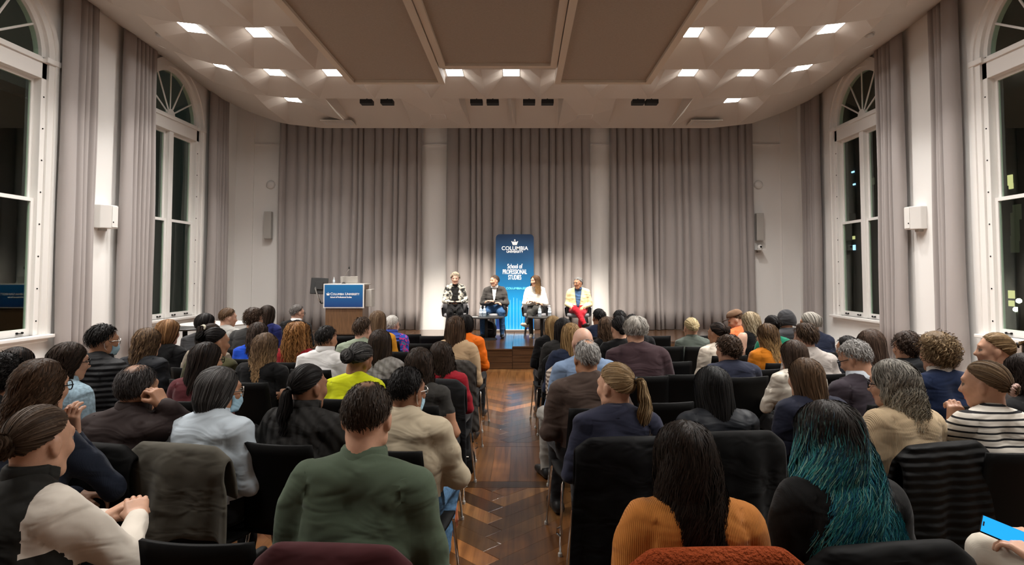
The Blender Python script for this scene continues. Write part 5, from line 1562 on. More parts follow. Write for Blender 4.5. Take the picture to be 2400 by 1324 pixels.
P('mask1', 'person in black puffer jacket wearing a white mask beside the left curtain', 243, 760, 4.47, sex='m', yaw=-12, hyaw=-22, top=cloth((.016, .016, .017), 'puffer'), bulk='puffer', collar='hood', glasses='wire', mask=True, skin='tan', short='masked person in the black puffer', hair=short_(BLK, BLK2, .05, vol=0.0136))
P('ear', 'person in black and maroon jacket holding the right hand to the ear', 325, 856, 3.10, sex='m', yaw=-10, hyaw=-5, pose='ear_r', curl=.9, top=cloth((.034, .024, .023), 'shell'), bulk='thick', collar='high', skin='tan', short='person with a hand at the ear', hair=short_((.020, .017, .016), (.16, .15, .15), .05, bald=(20, 14, 30, .7), vol=0.0096))
P('halfup', 'person in black jacket by the left wall, left of the maroon sweater', 348, 768, 5.05, yaw=-8, hyaw=-8, top=cloth((.014, .015, .018), 'shell'), bulk='thick', skin='fair', short='person in black jacket by the left wall', hair=long_(BR, (.32, .20, .11), .26, wave=.008, vol=0.0144))
P('bobr', 'person in black open-neck top just below the dark round table', 396, 748, 5.75, yaw=-4, hyaw=-12, top=BK, skin='pale', short='person in black open-neck top', hair=bob_((.12, .055, .022), (.40, .22, .10), .13, vol=0.0144))
P('bluemask', 'person in pale blue shirt wearing a light blue face mask', 518, 860, 3.08, yaw=-12, hyaw=-32, top=cloth((.50, .57, .63)), collar='shirt', bulk='thick', mask=True, glasses='wire', skin='tan', short='person in the pale blue shirt', hair=bob_((.022, .019, .018), (.20, .195, .19), .11, vol=0.0112, part=.3))
P('maroon', 'person in maroon sweater and glasses behind the pale blue shirt', 486, 802, 4.17, yaw=-8, hyaw=-26, top=cloth((.085, .018, .022), 'knit'), glasses='dark', skin='fair', short='person in the maroon sweater', hair=long_(BLK, (.06, .04, .03), .24, vol=0.0112))
P('olive', 'person in dark olive knit sweater behind the maroon sweater', 508, 769, 4.92, yaw=-10, hyaw=-30, top=cloth((.055, .052, .022), 'knit'), bulk='thick', skin='tan', short='person in the olive sweater', hair=tied_(BLK, BLK2, tie=76, bun=dict(R=.038), vol=0.0080))
P('claw', 'person in pale taupe top with a cream hair claw, left side', 497, 759, 5.51, yaw=-6, hyaw=-12, top=cloth((.20, .17, .13)), skin='tan', short='person with the cream hair claw', hair=tied_(BLK, K2, tie=60, tail=dict(L=.24, spread=.03), clip='claw'))
P('overtable', 'person in dark grey top in front of the white round table', 483, 734, 6.72, sex='m', yaw=-10, hyaw=-20, top=cloth((.035, .035, .037)), skin='tan', short='person before the white table', hair=bob_(BLK, BLK2, .07, vol=0.0128))
P('greytee', 'person in heather grey t-shirt right of the white round table', 535, 722, 7.39, sex='m', yaw=-10, hyaw=-34, top=cloth((.33, .32, .30)), sleeve='short', skin='pale', short='person in the grey t-shirt', hair=short_((.07, .04, .022), (.20, .12, .065), .045, vol=0.0096))
P('charcoal', 'person in charcoal sweater, second from the white round table', 596, 721, 6.80, sex='m', yaw=-6, hyaw=-10, top=cloth((.030, .029, .028), 'knit'), bulk='thick', skin='fair', short='person in the charcoal sweater', hair=dict(style='curly', c1=(.03, .018, .012), c2=(.11, .07, .045), L=.09, vol=0.0240, curl=.007, wl=.035))
P('navytop', 'person in dark blue top behind the charcoal sweater', 628, 715, 8.02, yaw=-4, hyaw=-6, top=cloth((.012, .016, .085)), skin='fair', short='person in the dark blue top', hair=long_(K, K2, .26, vol=0.0144))
P('royal', 'person in royal blue top, behind the black-topped person with bare arm', 606, 755, 6.05, yaw=-4, top=cloth((.008, .055, .42)), skin='fair', short='person in royal blue', hair=long_(K, (.11, .075, .06), .24, wave=.010, vol=0.0128))
P('ombre', 'person in black short-sleeved top with a bare right arm, left of the white pullover', 624, 780, 4.82, yaw=-6, hyaw=-8, top=BK, sleeve='short', skin='pale', short='person in black short sleeves', hair=long_((.075, .045, .026), (.20, .13, .08), .27, tip=(.46, .29, .15), wave=.008, vol=0.0112))
P('suit1', 'person in black suit jacket and white collar in the front row, left of the lectern', 697, 714, 8.69, sex='m', yaw=-8, hyaw=-26, top=BK, inner=cloth((.7, .7, .7)), collar='shirt', glasses='dark', skin='pale', short='person in the black suit', hair=short_((.08, .07, .065), (.34, .32, .30), .035, vol=0.0096))
P('red', 'person in bright red top in front of the black suit', 698, 752, 5.83, yaw=-6, hyaw=0, top=cloth((.19, .006, .010)), skin='pale', short='person in the bright red top', hair=long_((.14, .055, .015), (.50, .25, .09), .30, vol=0.0320, curl=.010, wl=.045, wave=.0, spread=2.4, gather=.1))
P('white', 'person in off-white quarter-zip pullover in front of the lectern', 766, 763, 5.41, sex='m', yaw=-8, hyaw=-18, top=cloth((.62, .61, .60)), collar='high', skin='tan', short='person in the white pullover', hair=short_(BLK, (.045, .038, .034), .05, vol=0.0136))
P('sage', 'person in sage green t-shirt at the right front of the lectern', 850, 743, 6.11, sex='m', yaw=-6, hyaw=-14, top=cloth((.23, .27, .20)), sleeve='short', skin='pale', short='person in the sage t-shirt', hair=short_((.035, .022, .015), (.13, .085, .055), .06, vol=0.0176, wave=.004, wl=.05))
P('mustard', 'person in mustard yellow sweater left of the bright patterned vest', 886, 728, 6.82, yaw=-4, top=cloth((.52, .23, .015)), bulk='thick', skin='fair', short='person in the mustard sweater', hair=long_((.10, .06, .035), (.33, .22, .13), .22, vol=0.0112))
P('floral', 'person in blue puffer vest over a bright patterned shirt', 920, 739, 7.53, yaw=-6, hyaw=-16, top=cloth((.04, .07, .33), 'puffer'), vest=cloth((.2, .05, .3), 'floral'), bulk='thick', collar='high', glasses='dark', skin='pale', short='person in the patterned vest', hair=short_((.55, .53, .49), (.85, .83, .78), .05, vol=0.0112))
P('quilt', 'person in grey quilted jacket right of the neon yellow blouse', 892, 772, 4.97, yaw=-4, top=cloth((.20, .19, .175), 'quilt'), bulk='thick', skin='fair', short='person in the grey quilted jacket', hair=long_(K, K2, .30, vol=0.0104))
P('neon', 'person in neon yellow blouse leaning to the right', 843, 803, 4.23, yaw=-8, hyaw=-16, roll=14, side=4, hpitch=-14, top=cloth((.54, .58, .012)), skin='brown', short='person in the neon yellow blouse', hair=tied_(BLK, (.16, .155, .15), tie=96, bun=dict(R=.042), vol=0.0112))
P('sleek', 'person in dark quilted jacket left of the green shirt', 725, 855, 3.20, yaw=-10, hyaw=-22, top=cloth((.024, .023, .022), 'quilt'), bulk='thick', collar='high', skin='brown', short='person in the dark quilted jacket', hair=tied_(BLK, BLK2, tie=104, tail=dict(L=.26, spread=.03, lift=.012), vol=0.0080))
P('green', 'person in green long-sleeved shirt in the last row beside the aisle', 862, 899, 2.08, sex='m', yaw=-4, hyaw=-2, hpitch=-12, lean=2, top=cloth((.080, .108, .072)), collar='shirt', skin='fair', short='person in the green shirt', wide=1.10, hair=short_((.026, .017, .012), (.075, .052, .036), .035, bald=(0, 14, 20, .45), vol=0.0072))
P('beige', 'person in beige overshirt, glasses and mask in the aisle seat', 956, 861, 3.10, sex='m', yaw=-10, hyaw=-20, legs='back', pose='cross', top=cloth((.46, .39, .28)), collar='shirt', bulk='thick', bottom=TR_JEAN, shoe=cloth((.20, .21, .16)), glasses='wire', mask=True, skin='brown', short='person in the beige overshirt', hair=short_(BLK, BLK2, .028, vol=0.0096))
P('blacktee', 'person in washed black t-shirt beside the aisle, in front of the beige overshirt', 984, 814, 4.04, yaw=-6, hyaw=4, side=-2, top=cloth((.034, .032, .029)), sleeve='short', skin='tan', short='person in the black t-shirt', hair=long_(K, K2, .30, vol=0.0112, wave=.008))
P('redsw', 'person in dark red sweater beside the aisle, behind a draped black coat', 1036, 800, 4.78, yaw=-6, hyaw=4, roll=-8, top=cloth((.24, .008, .016), 'knit'), skin='fair', short='person in the dark red sweater', hair=long_(K, K2, .24, vol=0.0112, wave=.009))
P('tan', 'person in camel blazer in the left aisle seat near the stage', 1068, 740, 5.75, yaw=-4, top=cloth((.42, .29, .17)), bulk='thick', skin='fair', short='person in the camel blazer', hair=long_(BR, BR2, .28, vol=0.0128, wave=.006))
P('orange', 'person in bright orange jacket at the left aisle end of a front row', 1092, 737, 6.75, yaw=-6, hyaw=-8, top=cloth((.66, .13, .008), 'shell'), bulk='thick', skin='fair', short='person in the orange jacket', hair=bob_(BLK, BLK2, .10))
# --- right block
P('hl1', 'person in black top at the right aisle end of the front row', 1295, 740, 6.92, yaw=6, hyaw=14, top=BK, skin='fair', short='person at the right aisle end', hair=long_((.16, .09, .035), (.55, .38, .18), .24, vol=0.0104))
P('blkj', 'person in black jacket in the right aisle seat, second row', 1319, 745, 6.18, yaw=6, hyaw=8, top=cloth((.016, .015, .014)), bulk='thick', skin='fair', short='person in the black jacket by the aisle', hair=long_(BLK, BLK2, .28, vol=0.0104))
P('navyvest', 'person in navy top with a pale puffer coat at the right aisle', 1337, 757, 5.44, yaw=6, hyaw=6, top=cloth((.014, .020, .042), 'knit'), skin='fair', short='person with the pale puffer coat', hair=long_((.14, .08, .03), (.52, .33, .15), .26, vol=0.0096))
P('blue', 'person in light blue blazer and grey trousers, leg out in the aisle', 1365, 769, 4.71, sex='m', yaw=10, hyaw=0, top=cloth((.17, .24, .36)), collar='lapel', bottom=cloth((.26, .245, .22)), legs='wide', skin='pale', wide=1.12, short='person in the light blue blazer', hair=dict(style='none'))
P('brown', 'person in brown sweater behind the light blue blazer', 1374, 797, 3.97, sex='m', yaw=8, hyaw=6, top=cloth((.060, .040, .032), 'knit'), bulk='thick', skin='tan', short='person in the brown sweater', wide=1.1, hair=short_((.22, .21, .20), (.66, .64, .60), .035, bald=(0, 20, 20), vol=0.0104))
P('pony', 'person in navy blazer in the right aisle seat, second row from the back', 1440, 852, 3.20, yaw=4, hyaw=36, top=cloth((.024, .026, .046)), collar='lapel', skin='fair', short='person in the navy blazer', wide=1.02, hair=tied_(BLD, BLD2, tie=84, tail_off=.35, vol=0.0112, tail=dict(L=.36, spread=.030, wave=.014, wl=.16)))
P('nv2', 'person in dark navy jacket in the front row, just right of the panel', 1403, 723, 8.03, sex='m', yaw=6, hyaw=12, top=NAVY, skin='tan', short='person in the dark navy jacket', hair=short_(BLK, BLK2, .06, vol=0.0160))
P('curlclip', 'person in black knit left of the maroon blazer', 1422, 742, 6.49, yaw=6, top=BK, skin='fair', short='person in black knit', hair=long_(BR, (.24, .15, .09), .20, vol=0.0144, wave=.012, wl=.07))
P('nv3', 'person in black with glasses in the front row, behind the maroon blazer', 1451, 727, 7.54, sex='m', yaw=6, hyaw=10, top=BK, glasses='dark', skin='brown', short='person with glasses in the front row', hair=short_(BLK, BLK2, .03, vol=0.0096))
P('blknk', 'person in black wide-neck top immediately left of the maroon blazer', 1452, 740, 5.79, yaw=4, top=BK, skin='fair', short='person in the wide-neck top', hair=tied_(BLK, BLK2, tie=112, vol=0.0104, bun=dict(R=.03)))
P('hid1', 'person hidden but for the head top behind the maroon blazer', 1481, 737, 7.01, sex='m', yaw=6, top=BK, skin='tan', short='person behind the maroon blazer', hair=short_(BLK, BLK2, .04))
P('mblazer', 'person in dark maroon blazer left of the empty black chairs', 1489, 740, 5.09, sex='m', yaw=6, hyaw=4, top=cloth((.046, .026, .030)), collar='lapel', bulk='thick', skin='fair', wide=1.16, short='person in the maroon blazer', hair=bob_((.24, .22, .19), (.66, .62, .56), .05, vol=0.0192, wave=.010, wl=.06))
P('greyjk', 'person in grey-green jacket sitting alone between empty chairs', 1619, 745, 7.00, yaw=6, top=cloth((.085, .10, .085)), collar='shirt', skin='fair', short='person in the grey-green jacket', hair=tied_((.40, .30, .15), (.80, .68, .42), tie=98, vol=0.0128, bun=dict(R=.024)))
P('cream', 'person in cream blouse right of the grey-green jacket', 1680, 756, 6.27, yaw=6, hyaw=26, top=cloth((.60, .53, .44), 'satin'), skin='tan', short='person in the cream blouse', hair=tied_(BLK, K2, tie=84, vol=0.0096, bun=dict(R=.03)))
P('navysw', 'person in navy sweater with jeans and hands together, right block', 1705, 785, 5.05, sex='m', yaw=12, hyaw=16, pose='knee', legs='wide', top=cloth((.018, .021, .038), 'knit'), bulk='thick', bottom=TR_JEAN, skin='fair', short='person in the navy sweater', hair=dict(style='curly', c1=(.030, .018, .012), c2=(.12, .075, .048), L=.07, vol=0.0176, curl=.008, wl=.035))
P('longblk', 'person in black leather-look jacket behind the orange ribbed sweater', 1668, 858, 3.30, yaw=6, hyaw=8, top=cloth((.016, .018, .022), 'leather'), bulk='thick', skin='tan', short='person in the black leather jacket', hair=long_((.008, .008, .008), (.030, .029, .029), .30, vol=0.0120, wave=.003, part=.15))
P('ribor', 'person in orange ribbed sweater in the last row, right of the aisle', 1605, 988, 1.96, yaw=2, hyaw=2, hpitch=-12, legs='wide', top=cloth((.46, .17, .035), 'rib'), bulk='thick', bottom=cloth((.07, .07, .072), 'denim'), skin='tan', short='person in the orange ribbed sweater', hair=long_((.010, .007, .005), (.042, .027, .020), .37, dens=3.0, w=.8, vol=0.0136, wave=.010, wl=.14, part=.1, gather=.25))
P('teal', 'person in black sweater and light jeans at the right of the last row', 1936, 938, 2.06, yaw=8, hyaw=10, hpitch=-8, legs='wide', top=cloth((.010, .010, .010), 'knit'), bulk='thick', bottom=cloth((.16, .30, .42), 'denim'), skin='fair', short='person in the black sweater, last row', hair=dict(long_((.018, .014, .012), (.05, .042, .036), .40, dens=4.0, w=.75, tip=(.065, .38, .38), tip2=((.030, .17, .28), (.28, .55, .46)), tipmix=(.20, .46), vol=0.0176, wave=.014, wl=.15, gather=.05, spread=2.6, back=.10), label='long hair dyed teal and blue'))
P('navycoat', 'person in navy wool coat left of the tan ribbed cardigan', 1885, 839, 3.63, yaw=10, hyaw=14, top=cloth((.014, .016, .030)), bulk='thick', collar='high', skin='fair', short='person in the navy wool coat', hair=long_((.055, .032, .018), (.17, .105, .062), .26, vol=0.0096))
P('satin', 'person in pale satin blouse holding a cup behind the navy wool coat', 1858, 797, 4.62, yaw=8, hyaw=14, pose='work', top=cloth((.58, .53, .45), 'satin'), skin='fair', short='person in the pale satin blouse', hair=long_((.035, .022, .016), (.12, .080, .058), .24, vol=0.0088))
P('greysh', 'person in light grey shirt behind the satin blouse', 1886, 756, 5.19, sex='m', yaw=8, hyaw=8, top=cloth((.42, .38, .35)), collar='shirt', skin='pale', short='person in the light grey shirt', hair=short_((.030, .018, .012), (.12, .075, .045), .07, vol=0.0192))
P('rust', 'person in rust orange corduroy shirt in the middle of the right block', 1797, 758, 5.79, yaw=8, hyaw=16, top=cloth((.44, .14, .008)), skin='fair', short='person in the rust shirt', hair=long_((.05, .028, .014), (.17, .10, .05), .28, tip=(.58, .36, .15), tipmix=(.35, .8), vol=0.0120, wave=.010))
P('tank', 'person in black tank top with bare arms, turned left', 1757, 730, 7.15, yaw=16, hyaw=22, top=BK, sleeve='none', skin='pale', short='person in the black tank top', hair=long_((.22, .16, .09), (.60, .49, .34), .24, vol=0.0160, wave=.010))
P('cap', 'person in orange t-shirt and brown flat cap looking down to the left', 1724, 729, 7.88, sex='m', yaw=24, hyaw=48, hpitch=-22, lean=8, top=cloth((.70, .15, .05)), sleeve='short', skin='fair', short='person in the brown cap', hair=short_((.06, .035, .02), (.17, .10, .06), .03))
P('greent', 'person in green top left of the grey hood', 1808, 740, 6.42, yaw=8, hyaw=6, top=cloth((.008, .15, .085)), skin='dark', short='person in the green top', hair=tied_(BLK, BLK2, tie=84, bun=dict(R=.03)))
P('hood', 'person wearing a dark grey hood near the right wall', 1842, 729, 7.27, sex='m', yaw=8, hyaw=0, top=cloth((.040, .040, .043)), collar='hood', bulk='thick', skin='fair', short='person in the grey hood', hair=short_(BLK, BLK2, .03))
P('greyman', 'person in dark navy jacket turned left beside the right corner curtain', 1897, 731, 6.53, sex='m', yaw=20, hyaw=40, top=cloth((.012, .016, .032), 'shell'), bulk='thick', skin='fair', short='person turned left in dark navy', hair=bob_((.24, .22, .19), (.62, .58, .52), .06, vol=0.0144))
P('small', 'person in dark clothes, low head beside the grey suit', 1985, 787, 5.56, yaw=8, hyaw=14, top=cloth((.022, .024, .032)), skin='tan', short='person low beside the grey suit', hair=short_(BLK, BLK2, .05, vol=0.0112))
P('suit2', 'person in dark aubergine suit looking down to the left, glasses', 2003, 798, 4.08, sex='m', yaw=14, hyaw=24, hpitch=-22, top=cloth((.036, .028, .036)), inner=cloth((.62, .68, .75)), collar='shirt', glasses='dark', skin='fair', short='person in the dark suit', wide=1.12, hair=short_((.22, .21, .20), (.62, .60, .57), .05, vol=0.0120, curl=.003, wl=.04))
P('longdk', 'person in brown top behind the dark suit, before the right window', 2038, 772, 4.61, yaw=6, hyaw=6, top=cloth((.045, .032, .026)), skin='fair', short='person before the right window', hair=long_((.045, .028, .020), (.14, .09, .065), .30, vol=0.0104, part=-.3))
P('cardigan', 'person in tan ribbed cardigan and dark glasses facing left', 2088, 841, 3.08, yaw=14, hyaw=30, top=cloth((.50, .38, .24), 'rib'), bulk='thick', glasses='dark', skin='fair', short='person in the tan cardigan', hair=long_((.13, .12, .105), (.46, .43, .37), .22, tip=(.52, .46, .34), vol=0.0176, wave=.016, wl=.08, spread=1.4))
P('blkhood', 'person in black hooded jacket in front of the right curtain', 2123, 777, 4.86, yaw=8, hyaw=10, top=cloth((.014, .015, .017), 'shell'), collar='hood', bulk='thick', skin='fair', short='person in the black hooded jacket', hair=dict(style='curly', c1=(.025, .016, .012), c2=(.085, .055, .040), L=.11, vol=0.0208, curl=.006, wl=.05))
P('navycol', 'person in navy sweater with white shirt collar near the right curtain', 2192, 777, 4.04, yaw=8, hyaw=4, top=cloth((.012, .021, .055), 'knit'), inner=cloth((.72, .69, .64)), collar='shirt', skin='fair', short='person in navy with a white collar', wide=1.06, hair=dict(style='curly', c1=(.10, .06, .03), c2=(.50, .36, .20), L=.15, vol=0.0384, curl=.010, wl=.05))
P('ponyr', 'person in grey t-shirt facing left below the right foreground window', 2328, 781, 4.13, yaw=22, hyaw=38, hpitch=2, top=cloth((.16, .145, .14)), sleeve='short', skin='fair', short='person in the grey top on the right', hair=tied_((.13, .078, .035), (.47, .32, .17), tie=76, vol=0.0096, tail=dict(L=.17, spread=.036, lift=.06)))
P('stripe', 'person in white and black striped t-shirt with a hand under the chin', 2305, 847, 3.07, side=7, yaw=4, hyaw=34, pose='face_l', curl=1.0, top=cloth((.66, .62, .55), 'stripe'), sleeve='elbow', skin='fair', short='person in the striped t-shirt', hair=tied_((.075, .045, .024), (.24, .16, .09), tie=108, vol=0.0088, clip='scrunchie', tail_off=-.15, bun=dict(R=.022)))
P('edge3', 'person in black cut by the right edge of the picture', 2398, 828, 3.36, yaw=10, hyaw=20, top=BK, bulk='thick', skin='fair', short='person cut by the right edge', hair=long_((.015, .011, .010), (.05, .038, .032), .3, vol=0.0128, wave=.012))
P('phone', 'person in cream knit trousers holding a phone at the bottom right corner', 2640, 936, 2.13, yaw=42, hyaw=10, hpitch=-25, pose='text', legs='cross_l', top=cloth((.30, .27, .22), 'knit'), bottom=cloth((.60, .54, .45), 'knit'), skin='fair', short='person with the phone', hair=long_(BR, BR2, .25))

def head_extra(key, mb, name, mat, **k):
    r = A[key]; mb.v = [tuple(q) for q in np.array(mb.v, np.float32) @ r['HM'].T + r['hc']]
    return mb.build(name, mat, r['root'], smooth=True, **k)
# hood and cap
m = MB(); Pg = []
for i in range(25):
    ph = math.radians(-128 + 256*i/24); row = []
    for j in range(15):
        t = j/14; th = math.radians(4 + 125*t)
        rr = .018 + .010*math.sin(6*t + 3*ph)*t + .025*max(0, t - .75)*4*.4
        d = dirv(np.array(ph), np.array(th)); p_ = HC + d*(HR + rr); row.append(tuple(p_))
    Pg.append(row)
m.grid(Pg); head_extra('hood', m, 'hood', cloth((.040, .040, .043)), solid=.008)
m = MB(); Pg = []
for i in range(29):
    ph = math.radians(-180 + 360*i/28); row = []
    for j in range(9):
        t = j/8; th = math.radians(2 + 70*t); d = dirv(np.array(ph), np.array(th)); p_ = HC + d*(HR + .012 + .014*math.sin(math.pi*t)); row.append(tuple(p_))
    Pg.append(row)
m.grid(Pg); head_extra('cap', m, 'cap_crown', cloth((.17, .10, .06)), solid=.005)
m = MB(); Pg = []
for i in range(15):
    a = math.radians(-62 + 124*i/14)
    Pg.append([(.088*math.sin(a), .02 + .085*math.cos(a), .062), (.085*math.sin(a), .02 + (.085 + .06*math.cos(a))*math.cos(a), .050)])
m.grid(Pg); head_extra('cap', m, 'cap_brim', cloth((.06, .04, .03)), solid=.006)

# ------------------------------------------------------------------ chairs
def make_chair():
    r = empty('stacking_chair', (0, 0, 0))
    n = 9; Pg = []
    for i in range(n):
        t = i/(n-1); y = -.215 + .43*t
        z = .445 - .012*math.sin(math.pi*t) - .03*max(0, t - .8)*5*.5
        hw_ = .205 + .015*math.sin(math.pi*t)
        Pg.append([(hw_*(-1 + 2*k/8), y, z - .010*(1 - (-1 + 2*k/8)**2)) for k in range(9)])
    MB().grid(Pg).build('seat', M['black'], r, smooth=True, solid=.014)
    Pg = []
    for i in range(9):
        t = i/8; z = .46 + .42*t; y = -.205 - .055*t + .012*math.sin(math.pi*t); hw_ = .200 - .018*t
        Pg.append([(hw_*(-1 + 2*k/10), y + .028*((-1 + 2*k/10)**2) - .020, z) for k in range(11)])
    MB().grid(Pg).build('backrest', M['black'], r, smooth=True, solid=.013)
    for s in (-1, 1):
        MB().tube([(s*.19, .16, .425), (s*.205, .18, .40), (s*.235, .225, .012)], .0085, 8).build('leg', M['chrome'], r, smooth=True)
        MB().tube([(s*.19, -.14, .425), (s*.205, -.16, .40), (s*.235, -.235, .012)], .0085, 8).build('leg', M['chrome'], r, smooth=True)
        MB().tube([(s*.19, -.17, .428), (s*.19, .17, .428)], .0085, 8).build('seat_rail', M['chrome'], r, smooth=True)
        for y in (.226, -.237): MB().lathe([(.012, 0), (.013, .018), (.009, .024)], (s*.236, y, 0), 10).build('glide', M['grey_pl'], r)
        MB().tube([(s*.228, -.206, .16), (s*.25, -.212, .155), (s*.252, -.212, .125), (s*.232, -.222, .11)], .006, 7).build('link_hook', M['chrome'], r)
    MB().tube([(-.19, -.14, .425), (.19, -.14, .425)], .0085, 8).build('cross_bar', M['chrome'], r, smooth=True)
    MB().tube([(-.19, .16, .425), (.19, .16, .425)], .0085, 8).build('cross_bar', M['chrome'], r, smooth=True)
    return r
proto = make_chair(); used = [False]
def chair_at(x, y, yaw, lab, grp='stacking chairs of the audience'):
    if not used[0]: o = proto; used[0] = True
    else: o = copy_tree(proto)
    o.location = (x, y, 0); o.rotation_euler = (0, 0, math.radians(yaw)); tag(o, lab, 'chair', grp); return o
CH = {}
for key, r in A.items():
    CH[key] = chair_at(r['X'], r['Y'], r['yaw'], 'black chair with chrome legs under the ' + r['short'])
def empty_chair(u, v, Y, yaw, lab):
    """u, v: middle of the top edge of the backrest"""
    p_ = at(u, v, Y); a = math.radians(yaw); y = Y + .26*math.cos(a); x = p_[0] - .26*math.sin(a)
    chair_at(x, y, yaw, lab, 'empty stacking chairs')
for u, v, Y, yaw, lab in (
    (458, 1254, 1.86, -4, 'empty black chair at the bottom left, beside the black vest'),
    (955, 785, 8.06, 0, 'empty black chair right of the patterned vest'),
    (1016, 787, 7.85, 0, 'empty black chair left of the camel blazer, front row'),
    (995, 803, 7.00, 0, 'empty black chair left of the camel blazer, one row behind the front'),
    (958, 821, 6.28, 0, 'empty black chair in front of the black t-shirt person'),
    (800, 790, 7.80, 0, 'empty black chair right in front of the lectern'),
    (1540, 787, 7.85, 4, 'empty black chair in the front row, right of the maroon blazer'),
    (1640, 786, 7.90, 4, 'empty black chair in front of the grey-green jacket'),
    (1565, 803, 6.72, 4, 'empty black chair behind the front row, left of the grey-green jacket'),
    (1578, 848, 5.58, 6, 'empty black chair right beside the maroon blazer'),
    (1612, 882, 4.88, 6, 'empty black chair left of the navy sweater'),
    (1562, 936, 3.83, 6, 'empty black chair between the navy blazer and the black leather jacket'),
    (1788, 884, 5.13, 8, 'empty black chair between the navy sweater and the satin blouse')):
    empty_chair(u, v, Y, yaw, lab)

# ------------------------------------------------------------------ coats and bags on the chairs
def coat(key, lab, mat, zlow=.35, w=.235, name='coat', seed=1, thick=.02, flare=.05, top=.912, sidey=0.0):
    c = CH[key]; r = empty(name, c.location, c.rotation_euler[2])
    rr = random.Random(seed); ph = [rr.uniform(0, 6.28) for _ in range(4)]
    path = [(-.165, .66), (-.19, .80), (-.222, top - .015), (-.248, top), (-.278, top - .014), (-.296, .82)]
    zz = np.linspace(.82, zlow, 10)[1:]
    path += [(-.296 - .02*(k+1)/9, float(z)) for k, z in enumerate(zz)]
    Pg = []
    for i, (y, z) in enumerate(path):
        t = i/(len(path)-1); row = []
        for k in range(29):
            a = -1 + 2*k/28
            fold = (math.sin(5*a + ph[0]) + .6*math.sin(11*a + ph[1] + 2*t))*.026*max(0, t - .2)*1.6
            edge = .03*math.sin(3*t + ph[2] + a)*max(0, t - .3)
            ww = w + flare*max(0, t - .35)
            sag = -.010*(a*a)*math.sin(math.pi*min(1, t/.5))
            dz = (.05*math.sin(2.2*a + ph[3]) + .03*math.sin(6*a))*max(0, t - .6)
            dz -= .055*max(0, abs(a) - .72)/.28*math.sin(math.pi*min(1, t/.62 + .12)) if t < .55 else 0
            row.append((a*(ww + edge*.5), y - fold + .05*a*a*min(1, max(0, t - .1)*2), z + sag + dz))
        Pg.append(row)
    o = MB().grid(Pg).build('shell', mat, r, smooth=True, solid=thick, sub=1)
    tag(r, lab, 'coat', 'coats hung on chairs'); return r
coat('green', 'dark maroon jacket hung on the chair of the green shirt', cloth((.050, .012, .014)), .40, seed=3)
coat('ribor', 'rust red fleecy coat hung on the chair of the orange ribbed sweater', cloth((.26, .045, .010), 'fur'), .32, w=.25, seed=4, thick=.03, top=.94)
coat('teal', 'black coat hung on the last-row chair of the black sweater', cloth((.0035, .0035, .0035), 'shell'), .30, w=.27, seed=5)
coat('cardigan', 'long black puffer coat hung on the chair of the tan cardigan', cloth((.0035, .0035, .0035), 'puffer'), .10, w=.26, seed=6, thick=.03, flare=.10)
coat('bluemask', 'olive grey lined coat hung on the chair of the pale blue shirt', cloth((.085, .078, .062)), .48, w=.27, seed=7)
coat('pony', 'long black coat hung on the chair of the navy blazer', cloth((.0035, .0035, .004), 'shell'), .16, w=.26, seed=8)
coat('redsw', 'black coat hung on the chair of the dark red sweater', cloth((.010, .010, .011)), .20, w=.25, seed=9)
coat('tan', 'dark quilted coat with tan edge hung on the camel blazer chair', cloth((.050, .045, .040), 'quilt'), .30, w=.24, seed=10)
coat('ear', 'black coat hung on the chair of the person with a hand at the ear', cloth((.0035, .0035, .0035), 'shell'), .30, w=.25, seed=11)
coat('navyvest', 'pale taupe puffer coat hung on an aisle chair of the right block', cloth((.40, .33, .27), 'puffer'), .25, w=.26, seed=12, thick=.04)
coat('blkj', 'black coat hung on an aisle chair near the stage, right block', cloth((.0035, .0035, .0035)), .18, w=.25, seed=13)
coat('longblk', 'black coat hung on the chair of the black leather jacket', cloth((.0035, .0035, .0035)), .25, w=.25, seed=14)
# orange scarf at the aisle
c = CH['blacktee']; r = empty('scarf', c.location, c.rotation_euler[2])
Pg = []
for i in range(16):
    t = i/15; row = []
    for k in range(13):
        a = -1 + 2*k/12
        row.append((.235 + .03*t + .012*math.sin(9*a + 4*t), -.17 + .085*a*(1 + .3*t), .62 - .50*t + .01*math.sin(5*a)))
    Pg.append(row)
MB().grid(Pg).build('cloth', cloth((.52, .15, .055)), r, smooth=True, solid=.010)
for k in range(7): MB().tube([(.265, -.255 + .03*k, .12), (.268, -.255 + .03*k, .085)], .003, 5).build('tassel', cloth((.30, .10, .05)), r)
tag(r, 'orange scarf hanging from the aisle chair of the black t-shirt person', 'scarf')
# bags on the floor
def bag(x, y, yaw, lab, c, s=1.0, kind='shell', cat='bag'):
    r = empty('bag', (x, y, 0), yaw)
    V_, Q_, L_ = mesh_sdf([(0, 'e', ((0, 0, .15), (.19, .10, .16)), .05), (0, 'c', ((-.13, 0, .05), (.13, 0, .05), .055, .055), .05), (0, 'e', ((.02, .06, .10), (.12, .06, .08)), .03)], (-.26, -.16, -.03), (.26, .18, .36), .018, .006)
    o = bpy.data.objects.new('bag_body', np_mesh('bag_body', V_*s, Q_)); o.data.materials.append(cloth(c, kind)); link(o, r)
    MB().tube([(-.08*s, 0, .28*s), (-.05*s, 0, .40*s), (.05*s, 0, .40*s), (.08*s, 0, .28*s)], .010, 8).build('handle', cloth(c, kind), r, smooth=True)
    MB().tube([(-.12*s, -.09*s, .19*s), (0, -.105*s, .20*s), (.12*s, -.09*s, .19*s)], .004, 6).build('zip', M['steel'], r)
    tag(r, lab, cat, 'bags on the floor')
def floor_px(u, v):
    Y = 4.0
    for _ in range(30):
        z = at(u, v, Y)[2]; Y *= 1.7/(1.7 - z) if z < 1.69 else 1.5
    return at(u, v, Y)
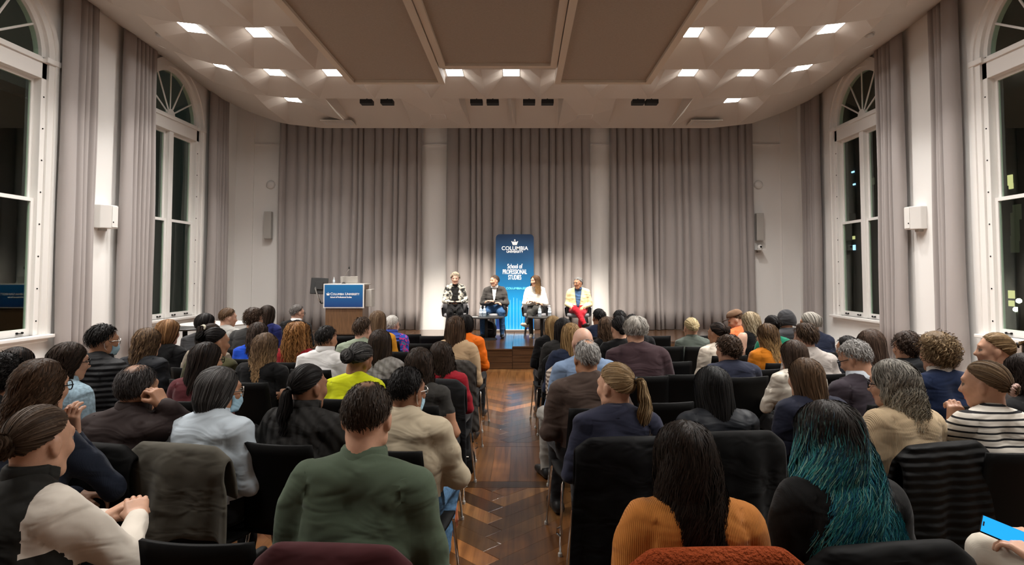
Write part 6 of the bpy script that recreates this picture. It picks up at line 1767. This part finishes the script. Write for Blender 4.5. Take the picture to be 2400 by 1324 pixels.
q = floor_px(1290, 985); bag(q[0] + .02, q[1], .3, 'yellow tote bag under the light blue blazer chair', (.62, .42, .06), .62)
q = floor_px(600, 1180); bag(q[0], q[1], -.2, 'bright blue bag on the floor, left block', (.008, .03, .42), .85)
q = floor_px(1085, 1115); bag(q[0] - .06, q[1] + .05, .1, 'black bag on the floor beside the left aisle chair', (.012, .012, .012), .85)
q = floor_px(2330, 1190); bag(q[0] + .1, q[1], .1, 'black bag under the chairs at the lower right', (.012, .012, .013), 1.0)
q = floor_px(330, 1215); bag(q[0] + .05, q[1], .2, 'dark grey bag on the floor in front of the black vest', (.03, .03, .032), 1.0)
# phone in the hand at the bottom right
r_ = A['phone']; ph = empty('phone', (0, 0, 0))
ph.matrix_world = Matrix.Translation(r_['root'].location) @ Matrix.Rotation(math.radians(r_['yaw']), 4, 'Z') @ Matrix.Translation((-.07, .375, .45 + (.715 - .45)*r_['st'])) @ Matrix.Rotation(math.radians(-38), 4, 'Y') @ Matrix.Rotation(math.radians(20), 4, 'X')
MB().box(-.038, .038, -.078, .078, -.009, 0).build('case', M['black'], ph, bevel=.004)
MB().box(-.035, .035, -.074, .074, 0, .001).build('screen', emit('phone_screen', (.02, .38, .95), 1.0), ph)
MB().box(-.010, .010, .066, .071, .001, .0014).build('notch', M['black'], ph)
tag(ph, 'smartphone with a bright blue screen at the bottom right corner', 'phone')
# cup of the satin blouse, papers on laps
r_ = A['satin']; cp = empty('cup', (0, 0, 0))
cp.matrix_world = Matrix.Translation(r_['root'].location) @ Matrix.Rotation(math.radians(r_['yaw']), 4, 'Z') @ Matrix.Translation((-.10, .36, .45 + (.70 - .45)*r_['st']))
MB().lathe([(.028, -.04), (.036, .055), (.033, .055), (.026, -.034)], (0, 0, 0), 16).build('tumbler', M['clear'], cp, smooth=True)
MB().lathe([(.026, -.032), (.031, .02)], (0, 0, 0), 14).build('drink', M['clear'], cp)
tag(cp, 'clear plastic cup held by the person in the pale satin blouse', 'cup')
r_ = A['handface']; nb = empty('booklet', (0, 0, 0))
nb.matrix_world = Matrix.Translation(r_['root'].location) @ Matrix.Rotation(math.radians(r_['yaw']), 4, 'Z') @ Matrix.Translation((.05, .33, .615))
MB().box(-.11, .11, -.08, .08, 0, .008).build('pages', M['white_paint'], nb); MB().box(-.112, .112, -.082, .082, -.003, 0).build('cover', cloth((.2, .2, .25)), nb)
tag(nb, 'pale booklet on the lap of the person resting a hand on the face', 'booklet')
